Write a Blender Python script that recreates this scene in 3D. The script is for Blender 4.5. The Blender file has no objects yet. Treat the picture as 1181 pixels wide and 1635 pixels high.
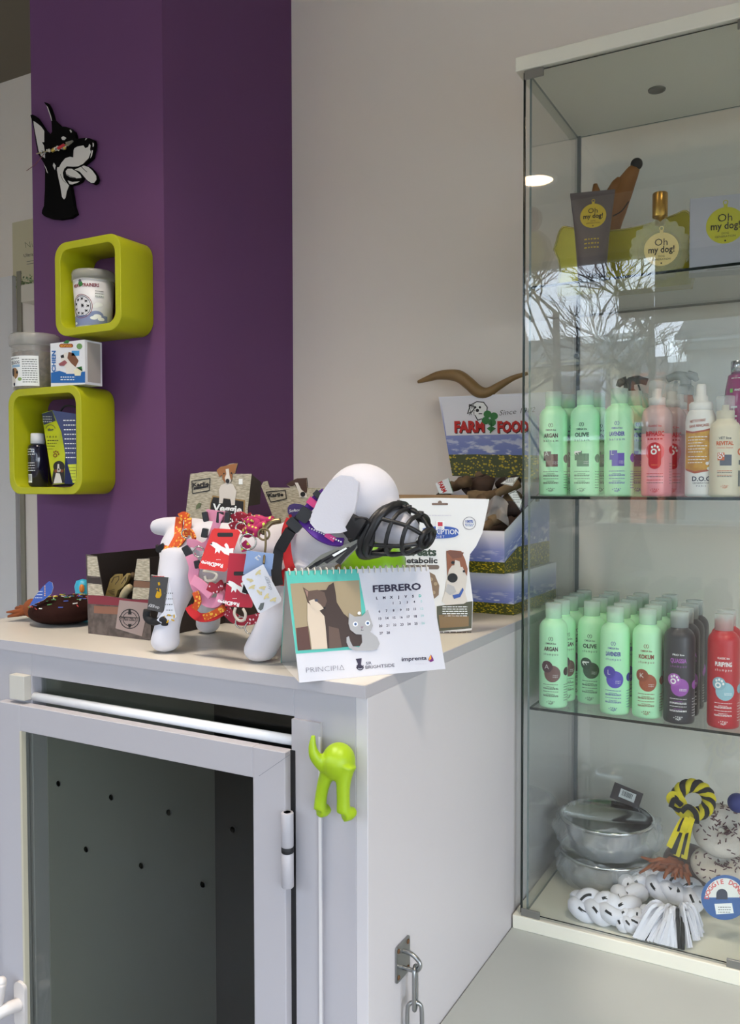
import bpy, math, random
from mathutils import Vector, Matrix
random.seed(7)
sc = bpy.context.scene
COL = sc.collection
PI = math.pi
# ------------------------------------------------------------------ camera
FPX, PITCH, YAW, ROLL = 1372.19, 0.03277, 0.50163, -0.00197
CAM = Vector((0.30239, -0.97306, 0.84561))
_fw = Vector((-math.sin(YAW)*math.cos(PITCH), math.cos(YAW)*math.cos(PITCH), -math.sin(PITCH)))
_r = Vector((math.cos(YAW), math.sin(YAW), 0)); _u = _r.cross(_fw)
_r2 = _r*math.cos(ROLL)+_u*math.sin(ROLL); _u2 = -_r*math.sin(ROLL)+_u*math.cos(ROLL)
cd = bpy.data.cameras.new('camera'); cam = bpy.data.objects.new('camera', cd); COL.objects.link(cam)
cam.matrix_world = Matrix(((_r2.x, _u2.x, -_fw.x, CAM.x), (_r2.y, _u2.y, -_fw.y, CAM.y), (_r2.z, _u2.z, -_fw.z, CAM.z), (0, 0, 0, 1)))
cd.sensor_fit = 'VERTICAL'; cd.sensor_height = 36.0; cd.lens = FPX*36/1635; cd.clip_start = 0.02
sc.camera = cam

def W(px, py, **k):
    """world point where the sight line through a photo pixel meets a plane of the room (x=, y= or z=)"""
    d = _fw+_r2*((px-590.5)/FPX)-_u2*((py-817.5)/FPX)
    (ax, v), = k.items(); i = 'xyz'.index(ax)
    return CAM+d*((v-CAM[i])/d[i])

# ------------------------------------------------------------------ light, world, exposure
sc.view_settings.view_transform = 'Standard'; sc.view_settings.look = 'None'
sc.view_settings.exposure = 0.76; sc.view_settings.gamma = 1.0; sc.view_settings.use_curve_mapping = False
SKY, LAMP, BEAM = 6.0, 12.0, 130.0
w = bpy.data.worlds.new('world'); sc.world = w; w.use_nodes = True
nt = w.node_tree; nt.nodes.clear()
out = nt.nodes.new('ShaderNodeOutputWorld'); bg = nt.nodes.new('ShaderNodeBackground')
tc = nt.nodes.new('ShaderNodeTexCoord'); sx = nt.nodes.new('ShaderNodeSeparateXYZ'); rp = nt.nodes.new('ShaderNodeValToRGB')
nt.links.new(tc.outputs['Generated'], sx.inputs[0]); nt.links.new(sx.outputs['Z'], rp.inputs[0])
rp.color_ramp.elements[0].position = 0.0; rp.color_ramp.elements[0].color = (.80, .87, 1, 1)
rp.color_ramp.elements[1].position = 0.6; rp.color_ramp.elements[1].color = (.62, .76, 1, 1)
nt.links.new(rp.outputs[0], bg.inputs[0]); bg.inputs[1].default_value = SKY
nt.links.new(bg.outputs[0], out.inputs[0])
WX0, WX1, WZ0, WZ1, WY = -4.3, 2.0, 0.55, 2.25, -3.2     # the shop window behind the camera
pl = bpy.data.lights.new('window_portal', 'AREA'); pl.shape = 'RECTANGLE'; pl.size = WX1-WX0; pl.size_y = WZ1-WZ0
po = bpy.data.objects.new('window_portal', pl); COL.objects.link(po)
po.location = ((WX0+WX1)/2, WY-.12, (WZ0+WZ1)/2); po.rotation_euler = (PI/2, 0, 0)
pl.cycles.is_portal = True
RY0, RY1, RZ0, RZ1 = -2.9, -.4, -.5, 1.25                 # glazed opening added in the unseen right wall to light the kennel side
pl2 = bpy.data.lights.new('added_window_portal', 'AREA'); pl2.shape = 'RECTANGLE'; pl2.size = RZ1-RZ0; pl2.size_y = RY1-RY0
po2 = bpy.data.objects.new('added_window_portal', pl2); COL.objects.link(po2)
po2.location = (2.32, (RY0+RY1)/2, (RZ0+RZ1)/2); po2.rotation_euler = (0, PI/2, 0)
pl2.cycles.is_portal = True
sc.cycles.use_denoising = True
sc.cycles.transparent_max_bounces = 40; sc.cycles.max_bounces = 10; sc.cycles.diffuse_bounces = 5; sc.cycles.glossy_bounces = 6
sc.cycles.caustics_reflective = False; sc.cycles.caustics_refractive = False; sc.cycles.sample_clamp_indirect = 6

# ------------------------------------------------------------------ materials
def lin(c):
    return tuple(((x/255)/12.92 if x/255 <= .04045 else ((x/255+.055)/1.055)**2.4) for x in c[:3])+(1,)
MATS = {}
def mat(name, rgb, rough=.6, metal=0., noise=0., nscale=30., bump=0., spec=.5, coat=0., trans=0., alpha=1., sheen=0.):
    if name in MATS: return MATS[name]
    m = bpy.data.materials.new(name); m.use_nodes = True; n = m.node_tree; b = n.nodes['Principled BSDF']
    c = lin(rgb); b.inputs['Base Color'].default_value = c
    b.inputs['Roughness'].default_value = rough; b.inputs['Metallic'].default_value = metal
    b.inputs['Specular IOR Level'].default_value = spec; b.inputs['Coat Weight'].default_value = coat
    b.inputs['Transmission Weight'].default_value = trans; b.inputs['Alpha'].default_value = alpha
    if sheen: b.inputs['Sheen Weight'].default_value = sheen
    if noise or bump:
        t = n.nodes.new('ShaderNodeTexCoord'); q = n.nodes.new('ShaderNodeTexNoise')
        q.inputs['Scale'].default_value = nscale; q.inputs['Detail'].default_value = 6
        n.links.new(t.outputs['Object'], q.inputs['Vector'])
        if noise:
            mx = n.nodes.new('ShaderNodeMix'); mx.data_type = 'RGBA'
            mx.inputs[6].default_value = tuple(x*(1-noise) for x in c[:3])+(1,)
            mx.inputs[7].default_value = tuple(min(1, x*(1+noise)) for x in c[:3])+(1,)
            n.links.new(q.outputs['Fac'], mx.inputs[0]); n.links.new(mx.outputs[2], b.inputs['Base Color'])
        if bump:
            bp = n.nodes.new('ShaderNodeBump'); bp.inputs['Strength'].default_value = bump; bp.inputs['Distance'].default_value = .002
            n.links.new(q.outputs['Fac'], bp.inputs['Height']); n.links.new(bp.outputs[0], b.inputs['Normal'])
    MATS[name] = m
    return m

def glass(name, tint, ior=1.5, boost=1.0, rough=0.0):
    """thin pane: tinted see-through plus a Fresnel mirror on both faces"""
    if name in MATS: return MATS[name]
    m = bpy.data.materials.new(name); m.use_nodes = True; n = m.node_tree; n.nodes.clear()
    o = n.nodes.new('ShaderNodeOutputMaterial'); mx = n.nodes.new('ShaderNodeMixShader')
    tr = n.nodes.new('ShaderNodeBsdfTransparent'); tr.inputs[0].default_value = tint+(1,)
    gl = n.nodes.new('ShaderNodeBsdfGlossy'); gl.inputs['Roughness'].default_value = rough
    ge = n.nodes.new('ShaderNodeNewGeometry'); fr = n.nodes.new('ShaderNodeFresnel')
    mr = n.nodes.new('ShaderNodeMapRange')
    mr.inputs['To Min'].default_value = ior; mr.inputs['To Max'].default_value = 1/ior
    n.links.new(ge.outputs['Backfacing'], mr.inputs['Value']); n.links.new(mr.outputs[0], fr.inputs['IOR'])
    mu = n.nodes.new('ShaderNodeMath'); mu.operation = 'MULTIPLY'; mu.use_clamp = True; mu.inputs[1].default_value = boost
    n.links.new(fr.outputs[0], mu.inputs[0]); n.links.new(mu.outputs[0], mx.inputs[0])
    n.links.new(tr.outputs[0], mx.inputs[1]); n.links.new(gl.outputs[0], mx.inputs[2]); n.links.new(mx.outputs[0], o.inputs[0])
    MATS[name] = m
    return m

def emit(name, rgb, s):
    m = bpy.data.materials.new(name); m.use_nodes = True; n = m.node_tree; b = n.nodes['Principled BSDF']
    b.inputs['Base Color'].default_value = (.8, .8, .8, 1)
    b.inputs['Emission Color'].default_value = lin(rgb); b.inputs['Emission Strength'].default_value = s
    return m

def meadow(name):
    """printed cardboard: white fading to blue sky with clouds, yellow flower field below (uses the face UVs)"""
    m = bpy.data.materials.new(name); m.use_nodes = True; n = m.node_tree; b = n.nodes['Principled BSDF']
    L = n.links.new
    uv = n.nodes.new('ShaderNodeUVMap'); sp = n.nodes.new('ShaderNodeSeparateXYZ'); L(uv.outputs[0], sp.inputs[0])
    sky = n.nodes.new('ShaderNodeValToRGB'); L(sp.outputs['Y'], sky.inputs[0]); e = sky.color_ramp.elements
    e[0].position = .28; e[0].color = lin((112, 126, 190)); e[1].position = .95; e[1].color = lin((232, 232, 240))
    x = sky.color_ramp.elements.new(.55); x.color = lin((140, 150, 205))
    nz = n.nodes.new('ShaderNodeTexNoise'); nz.inputs['Scale'].default_value = 5; nz.inputs['Detail'].default_value = 5
    mp = n.nodes.new('ShaderNodeMapping'); mp.inputs['Scale'].default_value = (1.4, 2.6, 1); L(uv.outputs[0], mp.inputs[0]); L(mp.outputs[0], nz.inputs[0])
    cr = n.nodes.new('ShaderNodeValToRGB'); L(nz.outputs[0], cr.inputs[0])
    cr.color_ramp.elements[0].position = .52; cr.color_ramp.elements[1].position = .62
    bnd = n.nodes.new('ShaderNodeValToRGB'); L(sp.outputs['Y'], bnd.inputs[0])
    be = bnd.color_ramp.elements; be[0].position = .30; be[0].color = (1, 1, 1, 1); be[1].position = .62; be[1].color = (0, 0, 0, 1)
    mm = n.nodes.new('ShaderNodeMath'); mm.operation = 'MULTIPLY'; L(cr.outputs[0], mm.inputs[0]); L(bnd.outputs[0], mm.inputs[1])
    m1 = n.nodes.new('ShaderNodeMix'); m1.data_type = 'RGBA'; L(mm.outputs[0], m1.inputs[0]); L(sky.outputs[0], m1.inputs[6]); m1.inputs[7].default_value = lin((226, 228, 236))
    fz = n.nodes.new('ShaderNodeTexVoronoi'); fz.inputs['Scale'].default_value = 34; L(uv.outputs[0], fz.inputs[0])
    fn = n.nodes.new('ShaderNodeTexNoise'); fn.inputs['Scale'].default_value = 14; L(uv.outputs[0], fn.inputs[0])
    ad = n.nodes.new('ShaderNodeMath'); ad.operation = 'MULTIPLY_ADD'; L(fn.outputs[0], ad.inputs[0]); ad.inputs[1].default_value = -.5; L(fz.outputs['Distance'], ad.inputs[2])
    fr = n.nodes.new('ShaderNodeValToRGB'); L(ad.outputs[0], fr.inputs[0]); fe = fr.color_ramp.elements
    fe[0].position = .05; fe[0].color = lin((196, 172, 22)); fe[1].position = .16; fe[1].color = lin((70, 76, 24))
    gt = n.nodes.new('ShaderNodeMath'); gt.operation = 'GREATER_THAN'; L(sp.outputs['Y'], gt.inputs[0]); gt.inputs[1].default_value = .27
    m2 = n.nodes.new('ShaderNodeMix'); m2.data_type = 'RGBA'; L(gt.outputs[0], m2.inputs[0]); L(fr.outputs[0], m2.inputs[6]); L(m1.outputs[2], m2.inputs[7])
    L(m2.outputs[2], b.inputs['Base Color']); b.inputs['Roughness'].default_value = .45
    return m

def print_noise(name, a, b_, scale, rough=.7, stretch=(1, 1, 1)):
    """two-tone printed or fibrous surface"""
    m = bpy.data.materials.new(name); m.use_nodes = True; n = m.node_tree; b = n.nodes['Principled BSDF']; L = n.links.new
    t = n.nodes.new('ShaderNodeTexCoord'); mp = n.nodes.new('ShaderNodeMapping'); mp.inputs['Scale'].default_value = stretch
    nz = n.nodes.new('ShaderNodeTexNoise'); nz.inputs['Scale'].default_value = scale; nz.inputs['Detail'].default_value = 8
    cr = n.nodes.new('ShaderNodeValToRGB'); L(t.outputs['Object'], mp.inputs[0]); L(mp.outputs[0], nz.inputs[0]); L(nz.outputs[0], cr.inputs[0])
    cr.color_ramp.elements[0].position = .40; cr.color_ramp.elements[0].color = lin(a)
    cr.color_ramp.elements[1].position = .60; cr.color_ramp.elements[1].color = lin(b_)
    L(cr.outputs[0], b.inputs['Base Color']); b.inputs['Roughness'].default_value = rough
    MATS[name] = m
    return m

def dots(name, base, dot, scale, thr=.28):
    """fabric with printed dots"""
    m = bpy.data.materials.new(name); m.use_nodes = True; n = m.node_tree; b = n.nodes['Principled BSDF']; L = n.links.new
    t = n.nodes.new('ShaderNodeTexCoord'); v = n.nodes.new('ShaderNodeTexVoronoi'); v.inputs['Scale'].default_value = scale
    L(t.outputs['Object'], v.inputs[0]); g = n.nodes.new('ShaderNodeMath'); g.operation = 'LESS_THAN'; g.inputs[1].default_value = thr
    L(v.outputs['Distance'], g.inputs[0]); mx = n.nodes.new('ShaderNodeMix'); mx.data_type = 'RGBA'
    mx.inputs[6].default_value = lin(base); mx.inputs[7].default_value = lin(dot)
    L(g.outputs[0], mx.inputs[0]); L(mx.outputs[2], b.inputs['Base Color']); b.inputs['Roughness'].default_value = .7
    MATS[name] = m
    return m

# ------------------------------------------------------------------ mesh building
class B:
    def __init__(s): s.v = []; s.f = []; s.mi = []; s.sm = []; s.uv = []; s.mats = []; s.starts = []
    def slot(s, m):
        if m not in s.mats: s.mats.append(m)
        return s.mats.index(m)
    def add(s, vs, fs, m, smooth=False, uvs=None):
        s.starts.append((len(s.v), len(s.f)))
        o = len(s.v); s.v.extend([Vector(p) for p in vs]); k = s.slot(m)
        for i, f in enumerate(fs):
            s.f.append([a+o for a in f]); s.mi.append(k); s.sm.append(smooth); s.uv.append(uvs[i] if uvs else None)
        return s
    def box(s, x0, x1, y0, y1, z0, z1, m, M=None):
        vs = [Vector((x, y, z)) for z in (z0, z1) for y in (y0, y1) for x in (x0, x1)]
        if M: vs = [M @ p for p in vs]
        return s.add(vs, [(0, 2, 3, 1), (4, 5, 7, 6), (0, 1, 5, 4), (2, 6, 7, 3), (0, 4, 6, 2), (1, 3, 7, 5)], m)
    def lathe(s, prof, m, n=28, c=(0, 0, 0), M=None, smooth=True, sx=1., sy=1.):
        vs = []; fs = []; c = Vector(c); k = len(prof)
        for (r, z) in prof:
            for i in range(n):
                a = 2*PI*i/n; p = Vector((r*math.cos(a)*sx, r*math.sin(a)*sy, z))
                vs.append((M @ p if M else p)+c)
        for j in range(k-1):
            for i in range(n):
                i2 = (i+1) % n
                fs.append((j*n+i, j*n+i2, (j+1)*n+i2, (j+1)*n+i))
        if prof[0][0] > 1e-6: fs.append(tuple(reversed(range(n))))
        if prof[-1][0] > 1e-6: fs.append(tuple(range((k-1)*n, k*n)))
        return s.add(vs, fs, m, smooth)
    def ball(s, c, r, m, n=16, M=None):
        r = (r, r, r) if not hasattr(r, '__len__') else r
        pr = [(math.sin(PI*j/n)*1.0, -math.cos(PI*j/n)) for j in range(n+1)]
        pr[0] = (0, -1); pr[-1] = (0, 1)
        S = Matrix.Diagonal((r[0], r[1], r[2])); T = (M @ S) if M else S
        return s.lathe(pr, m, n=max(12, n+4), c=c, M=T)
    def tube(s, pts, r, m, n=10, closed=False, flat=None, ref=None):
        pts = [Vector(p) for p in pts]; k = len(pts); rs = r if hasattr(r, '__len__') else [r]*k
        vs = []; fs = []; prev = None
        for i, p in enumerate(pts):
            a = pts[(i-1) % k] if (closed or i > 0) else p
            b = pts[(i+1) % k] if (closed or i < k-1) else p
            t = (b-a).normalized() if (b-a).length > 1e-9 else Vector((0, 0, 1))
            if prev is None:
                q = Vector(ref) if ref else (Vector((0, 0, 1)) if abs(t.z) < .9 else Vector((1, 0, 0)))
            else: q = prev
            q = (q-t*q.dot(t))
            q = q.normalized() if q.length > 1e-6 else t.orthogonal().normalized()
            prev = q; w_ = t.cross(q)
            for j in range(n):
                an = 2*PI*j/n
                ca, sa = math.cos(an), math.sin(an)
                if flat:
                    ca = math.copysign(abs(ca)**.35, ca); sa = math.copysign(abs(sa)**.35, sa)
                    vs.append(p+q*ca*flat[0]+w_*sa*flat[1])
                else: vs.append(p+q*ca*rs[i]+w_*sa*rs[i])
        for i in range(k-1 if not closed else k):
            i2 = (i+1) % k
            for j in range(n):
                j2 = (j+1) % n; fs.append((i*n+j, i*n+j2, i2*n+j2, i2*n+j))
        if not closed: fs.append(tuple(reversed(range(n)))); fs.append(tuple(range((k-1)*n, k*n)))
        return s.add(vs, fs, m, True)
    def strap(s, pts, nrm, w_, t, m, closed=False, sub=4):
        """flat webbing: width w_, thickness t, facing nrm"""
        P = smooth_path(pts, sub, closed); k = len(P); prev = Vector(nrm); cs = []
        for i, p in enumerate(P):
            a = P[(i-1) % k] if (closed or i > 0) else p; c = P[(i+1) % k] if (closed or i < k-1) else p
            T = (c-a).normalized(); q = prev-T*prev.dot(T); q = q.normalized() if q.length > 1e-6 else T.orthogonal().normalized()
            prev = q; x = T.cross(q); cs.append([p+q*(t/2*e)+x*(w_/2*f) for e, f in ((1, -1), (1, 1), (-1, 1), (-1, -1))])
        vs = []; fs = []; r = k if closed else k-1
        for j in range(4):
            o = len(vs)
            for c in cs: vs += [c[j], c[(j+1) % 4]]
            fs += [(o+2*i, o+2*i+1, o+2*((i+1) % k)+1, o+2*((i+1) % k)) for i in range(r)]
        s.add(vs, fs, m, True)
        if not closed:
            s.starts.append(None); s.add(cs[0]+cs[-1], [(3, 2, 1, 0), (4, 5, 6, 7)], m); s.starts = s.starts[:-2]
        return s
    def prism(s, poly, fr, d0, d1, m, mside=None):
        k = len(poly); N = fr.N
        f = [fr(u, v, 0)+N*d1 for u, v in poly]; b = [fr(u, v, 0)+N*d0 for u, v in poly]
        if area(poly) < 0: f.reverse(); b.reverse()
        s.add(f, [tuple(range(k))], m); s.add(b, [tuple(reversed(range(k)))], mside or m)
        s.add(b+f, [(i, (i+1) % k, k+(i+1) % k, k+i) for i in range(k)], mside or m)
        return s
    def grid(s, fn, nu, nv, m, smooth=True, closeu=False):
        vs = [fn(i/nu, j/nv) for j in range(nv+1) for i in range(nu+1)]
        fs = [(j*(nu+1)+i, j*(nu+1)+i+1, (j+1)*(nu+1)+i+1, (j+1)*(nu+1)+i) for j in range(nv) for i in range(nu)]
        return s.add(vs, fs, m, smooth, [[(i/nu, j/nv), ((i+1)/nu, j/nv), ((i+1)/nu, (j+1)/nv), (i/nu, (j+1)/nv)] for j in range(nv) for i in range(nu)])
    # ---- printed marks: thin polygons lying on a face (Fr) or a round body (Cy)
    def poly(s, fr, pts, m, l=1):
        if area(pts) < 0: pts = list(reversed(pts))
        if fr.step:
            us = [p[0] for p in pts]; a = math.floor(min(us)/fr.step)
            while a*fr.step < max(us):
                q = clip(clip(pts, a*fr.step, 1), (a+1)*fr.step, -1)
                if len(q) >= 3: s.add([fr(u, v, l) for u, v in q], [tuple(range(len(q)))], m)
                a += 1
        else: s.add([fr(u, v, l) for u, v in pts], [tuple(range(len(pts)))], m)
        return s
    def rect(s, fr, u0, u1, v0, v1, m, l=1): return s.poly(fr, [(u0, v0), (u1, v0), (u1, v1), (u0, v1)], m, l)
    def rrect(s, fr, u0, u1, v0, v1, r, m, l=1): return s.poly(fr, rr(u0, u1, v0, v1, r), m, l)
    def disc(s, fr, u, v, r, m, l=1, ry=None, n=26): return s.poly(fr, ell(u, v, r, ry or r, n), m, l)
    def ring(s, fr, u, v, r, w_, m, l=1, a0=0, a1=2*PI, n=28):
        o = [(u+r*math.cos(a0+(a1-a0)*i/n), v+r*math.sin(a0+(a1-a0)*i/n)) for i in range(n+1)]
        q = [(u+(r-w_)*math.cos(a0+(a1-a0)*i/n), v+(r-w_)*math.sin(a0+(a1-a0)*i/n)) for i in range(n+1)]
        for i in range(n): s.add([fr(*o[i], l), fr(*o[i+1], l), fr(*q[i+1], l), fr(*q[i], l)], [(0, 1, 2, 3)], m)
        return s
    def line(s, fr, pts, w_, m, l=1):
        for (a, b) in zip(pts[:-1], pts[1:]):
            d = Vector((b[0]-a[0], b[1]-a[1])); L = d.length
            if L < 1e-9: continue
            d /= L; nn = Vector((-d.y, d.x))*w_/2; e = d*w_*.3
            s.poly(fr, [(a[0]-e.x+nn.x, a[1]-e.y+nn.y), (a[0]-e.x-nn.x, a[1]-e.y-nn.y), (b[0]+e.x-nn.x, b[1]+e.y-nn.y), (b[0]+e.x+nn.x, b[1]+e.y+nn.y)], m, l)
        return s
    def text(s, fr, string, u, v, h, m, l=2, w=None, bold=0., shear=0., rot=0., align='C'):
        vs, fs, (x0, x1) = glyphs(string, bold, shear)
        sy = h/.729; sx_ = sy if w is None else w/(x1-x0)
        cx = {'C': (x0+x1)/2, 'L': x0, 'R': x1}[align]; c, sn = math.cos(rot), math.sin(rot)
        P = []
        for (x, y) in vs:
            a, b = (x-cx)*sx_, y*sy; P.append(fr(u+a*c-b*sn, v+a*sn+b*c, l))
        return s.add(P, fs, m)
    def lines(s, fr, u0, u1, v, h, m, l=2, gap=.18):
        """a line of print too small to read: word-long dashes"""
        u = u0
        while u < u1:
            ln = (u1-u0)*random.uniform(.08, .2)
            s.rect(fr, u, min(u+ln, u1), v, v+h, m, l); u += ln+h*.8
        return s
    def build_each(s, name, parent, world=True):
        """every added piece becomes an object of its own"""
        out = []; st = s.starts+[(len(s.v), len(s.f))]
        for (va, fa), (vb, fb) in zip(st[:-1], st[1:]):
            q = B(); q.mats = s.mats; q.v = s.v[va:vb]; q.f = [[i-va for i in f] for f in s.f[fa:fb]]; q.mi = s.mi[fa:fb]; q.sm = s.sm[fa:fb]; q.uv = s.uv[fa:fb]
            out.append(q.build(name, parent, world))
        return out
    def build(s, name, parent=None, world=False, smooth_angle=None):
        me = bpy.data.meshes.new(name)
        off = parent.location if (world and parent) else Vector((0, 0, 0))
        me.from_pydata([tuple(p-off) for p in s.v], [], s.f)
        for m in s.mats: me.materials.append(m)
        me.polygons.foreach_set('material_index', s.mi); me.polygons.foreach_set('use_smooth', s.sm)
        if any(s.uv):
            ul = me.uv_layers.new(name='UVMap'); 
            for p in me.polygons:
                q = s.uv[p.index]
                if q:
                    for k, li in enumerate(p.loop_indices): ul.data[li].uv = q[k]
        me.update()
        o = bpy.data.objects.new(name, me); COL.objects.link(o)
        if parent: o.parent = parent
        return o

def area(p): return sum(p[i][0]*p[(i+1) % len(p)][1]-p[(i+1) % len(p)][0]*p[i][1] for i in range(len(p)))/2
def clip(p, a, sg):
    o = []
    for i in range(len(p)):
        x, y = p[i], p[(i+1) % len(p)]; dx, dy = (x[0]-a)*sg, (y[0]-a)*sg
        if dx >= 0: o.append(x)
        if dx*dy < 0:
            t = dx/(dx-dy); o.append((x[0]+(y[0]-x[0])*t, x[1]+(y[1]-x[1])*t))
    return o
def ell(u, v, rx, ry, n=26, rot=0): 
    return [(u+rx*math.cos(2*PI*i/n)*math.cos(rot)-ry*math.sin(2*PI*i/n)*math.sin(rot), v+rx*math.cos(2*PI*i/n)*math.sin(rot)+ry*math.sin(2*PI*i/n)*math.cos(rot)) for i in range(n)]
def rr(u0, u1, v0, v1, r, n=6):
    o = []
    for (cu, cv, a) in ((u1-r, v1-r, 0), (u0+r, v1-r, 90), (u0+r, v0+r, 180), (u1-r, v0+r, 270)):
        for i in range(n+1):
            t = math.radians(a+90*i/n); o.append((cu+r*math.cos(t), cv+r*math.sin(t)))
    return o
def smooth_path(pts, sub=4, closed=False):
    pts = [Vector(p) for p in pts]; k = len(pts)
    if k < 3 or sub < 2: return pts
    o = []
    for i in range(k if closed else k-1):
        p0 = pts[(i-1) % k] if (closed or i > 0) else pts[i]; p1 = pts[i]; p2 = pts[(i+1) % k]
        p3 = pts[(i+2) % k] if (closed or i+2 < k) else p2
        for j in range(sub):
            t = j/sub
            o.append(.5*((2*p1)+(p2-p0)*t+(2*p0-5*p1+4*p2-p3)*t*t+(3*p1-p0-3*p2+p3)*t**3))
    if not closed: o.append(pts[-1])
    return o
_G = {}
def glyphs(string, bold=0., shear=0.):
    k = (string, bold, shear)
    if k in _G: return _G[k]
    cu = bpy.data.curves.new('g', 'FONT'); cu.body = string; cu.resolution_u = 2; cu.offset = bold; cu.shear = shear; cu.fill_mode = 'FRONT'
    ob = bpy.data.objects.new('g', cu); COL.objects.link(ob)
    me = ob.to_mesh(); vs = [(q.co.x, q.co.y) for q in me.vertices]; fs = [tuple(p.vertices) for p in me.polygons]
    nrm = [p.normal.z for p in me.polygons]
    fs = [f if z >= 0 else tuple(reversed(f)) for f, z in zip(fs, nrm)]
    ob.to_mesh_clear(); COL.objects.unlink(ob); bpy.data.objects.remove(ob); bpy.data.curves.remove(cu)
    xs = [a for a, b in vs] or [0, 1]
    _G[k] = (vs, fs, (min(xs), max(xs)))
    return _G[k]
class Fr:
    """flat face: origin, across, up"""
    step = None
    def __init__(s, o, U, V, eps=.00025): s.o = Vector(o); s.U = Vector(U).normalized(); s.V = Vector(V).normalized(); s.N = s.U.cross(s.V).normalized(); s.eps = eps
    def __call__(s, u, v, l=0): return s.o+s.U*u+s.V*v+s.N*(s.eps*l)
class PX:
    """a flat face addressed by the points of it that the photograph shows at (x, -y)"""
    step = None
    def __init__(s, o, n, eps=.0003): s.o = Vector(o); s.N = Vector(n).normalized(); s.eps = eps
    def __call__(s, u, v, l=0):
        d = _fw+_r2*((u-590.5)/FPX)-_u2*((-v-817.5)/FPX); t_ = (s.o-CAM).dot(s.N)/d.dot(s.N)
        return CAM+d*t_+s.N*(s.eps*l)
def zc(x0, y0, k, pts): return [(x0+x/k, -(y0+y/k)) for x, y in pts]
def pp(*a): return [(a[i], -a[i+1]) for i in range(0, len(a), 2)]
class Cy:
    """round body about the local z axis, front towards -y"""
    def __init__(s, r, a0=0., eps=.00025, c=(0, 0, 0), step=.0035): s.r = r; s.a0 = a0; s.eps = eps; s.c = Vector(c); s.step = step
    def rad(s, v): return s.r(v) if callable(s.r) else s.r
    def __call__(s, u, v, l=0):
        R = s.rad(v); a = -PI/2+s.a0+u/R; R += s.eps*l
        return s.c+Vector((R*math.cos(a), R*math.sin(a), v))

def tag(o, label, cat, group=None):
    o['label'] = label; o['category'] = cat
    if group: o['group'] = group
    return o
def thing(name, label, cat, loc=(0, 0, 0), rz=0., group=None):
    o = bpy.data.objects.new(name, None); COL.objects.link(o); o.empty_display_size = .03
    o.location = loc; o.rotation_euler = (0, 0, rz)
    return tag(o, label, cat, group)
def struct(b, name):
    o = b.build(name); o['kind'] = 'structure'; return o
def bevel(o, w_=.0015, seg=2):
    m = o.modifiers.new('bevel', 'BEVEL'); m.width = w_; m.segments = seg; m.limit_method = 'ANGLE'; m.angle_limit = math.radians(40); return o
def blob(o, vox=.004, it=10, fac=.5):
    """fuse overlapping lumps into one continuous soft surface"""
    r = o.modifiers.new('fuse', 'REMESH'); r.mode = 'VOXEL'; r.voxel_size = vox; r.use_smooth_shade = True
    s = o.modifiers.new('soft', 'SMOOTH'); s.iterations = it; s.factor = fac
    return o
def dup(root, loc, rz=None, label=None):
    r = root.copy(); COL.objects.link(r); r.location = loc
    if rz is not None: r.rotation_euler = (0, 0, rz)
    if label: r['label'] = label
    for ch in list(root.children):
        c = ch.copy(); COL.objects.link(c); c.parent = r
        for g in ch.children:
            d = g.copy(); COL.objects.link(d); d.parent = c
    return r

# ================================================================== THE SETTING
GREY = mat('wall_paint', (243, 235, 224), .85, noise=.02, nscale=4, bump=.05)
PURPLE = mat('purple_paint', (100, 60, 104), .75, noise=.03, nscale=6, bump=.04)
CEILM = mat('ceiling_paint', (122, 114, 98), .9)
FLOORM = mat('floor_vinyl', (178, 182, 178), .45, noise=.04, nscale=8)
WHITE = mat('white_lacquer', (226, 227, 230), .4, noise=.015, nscale=5)
TRIM = mat('grey_trim', (150, 146, 130), .6)
CH, YW, ZT = 2.6, 1.012, 0.5816
PX0, PX1, PY = -1.449, -1.027, .5013          # purple pillar
FZ = -.62
b = B().box(-4.6, 2.3, -3.3, 1.7, FZ-.1, FZ, mat('floor_tiles', (122, 116, 110), .4, noise=.05, nscale=4)); struct(b, 'floor')
b = B().box(-4.6, 2.3, -3.3, 1.9, CH, CH+.1, CEILM); struct(b, 'ceiling')
b = B().box(PX1, 2.2, YW, 1.6, FZ, CH, GREY); struct(b, 'wall_back')
b = B().box(PX0, PX1, PY, 1.6, FZ, CH, PURPLE); struct(b, 'wall_pillar')
b = B().box(-4.6, PX1, 1.6, 1.7, FZ, CH, GREY); struct(b, 'wall_far')
b = B().box(2.2, 2.3, RY1, 1.6, FZ, CH, GREY).box(2.2, 2.3, -3.2, RY0, FZ, CH, GREY)
b.box(2.2, 2.3, RY0, RY1, FZ, RZ0, GREY).box(2.2, 2.3, RY0, RY1, RZ1, CH, GREY); struct(b, 'wall_right')
b = B().box(-4.6, -4.5, -3.2, 1.6, FZ, CH, GREY); struct(b, 'wall_left')
b = B()
b.box(-4.6, WX0, WY-.1, WY, FZ, CH, GREY).box(WX1, 2.3, WY-.1, WY, FZ, CH, GREY)
b.box(WX0, WX1, WY-.1, WY, FZ, WZ0, GREY).box(WX0, WX1, WY-.1, WY, WZ1, CH, GREY)
struct(b, 'wall_front')
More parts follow.
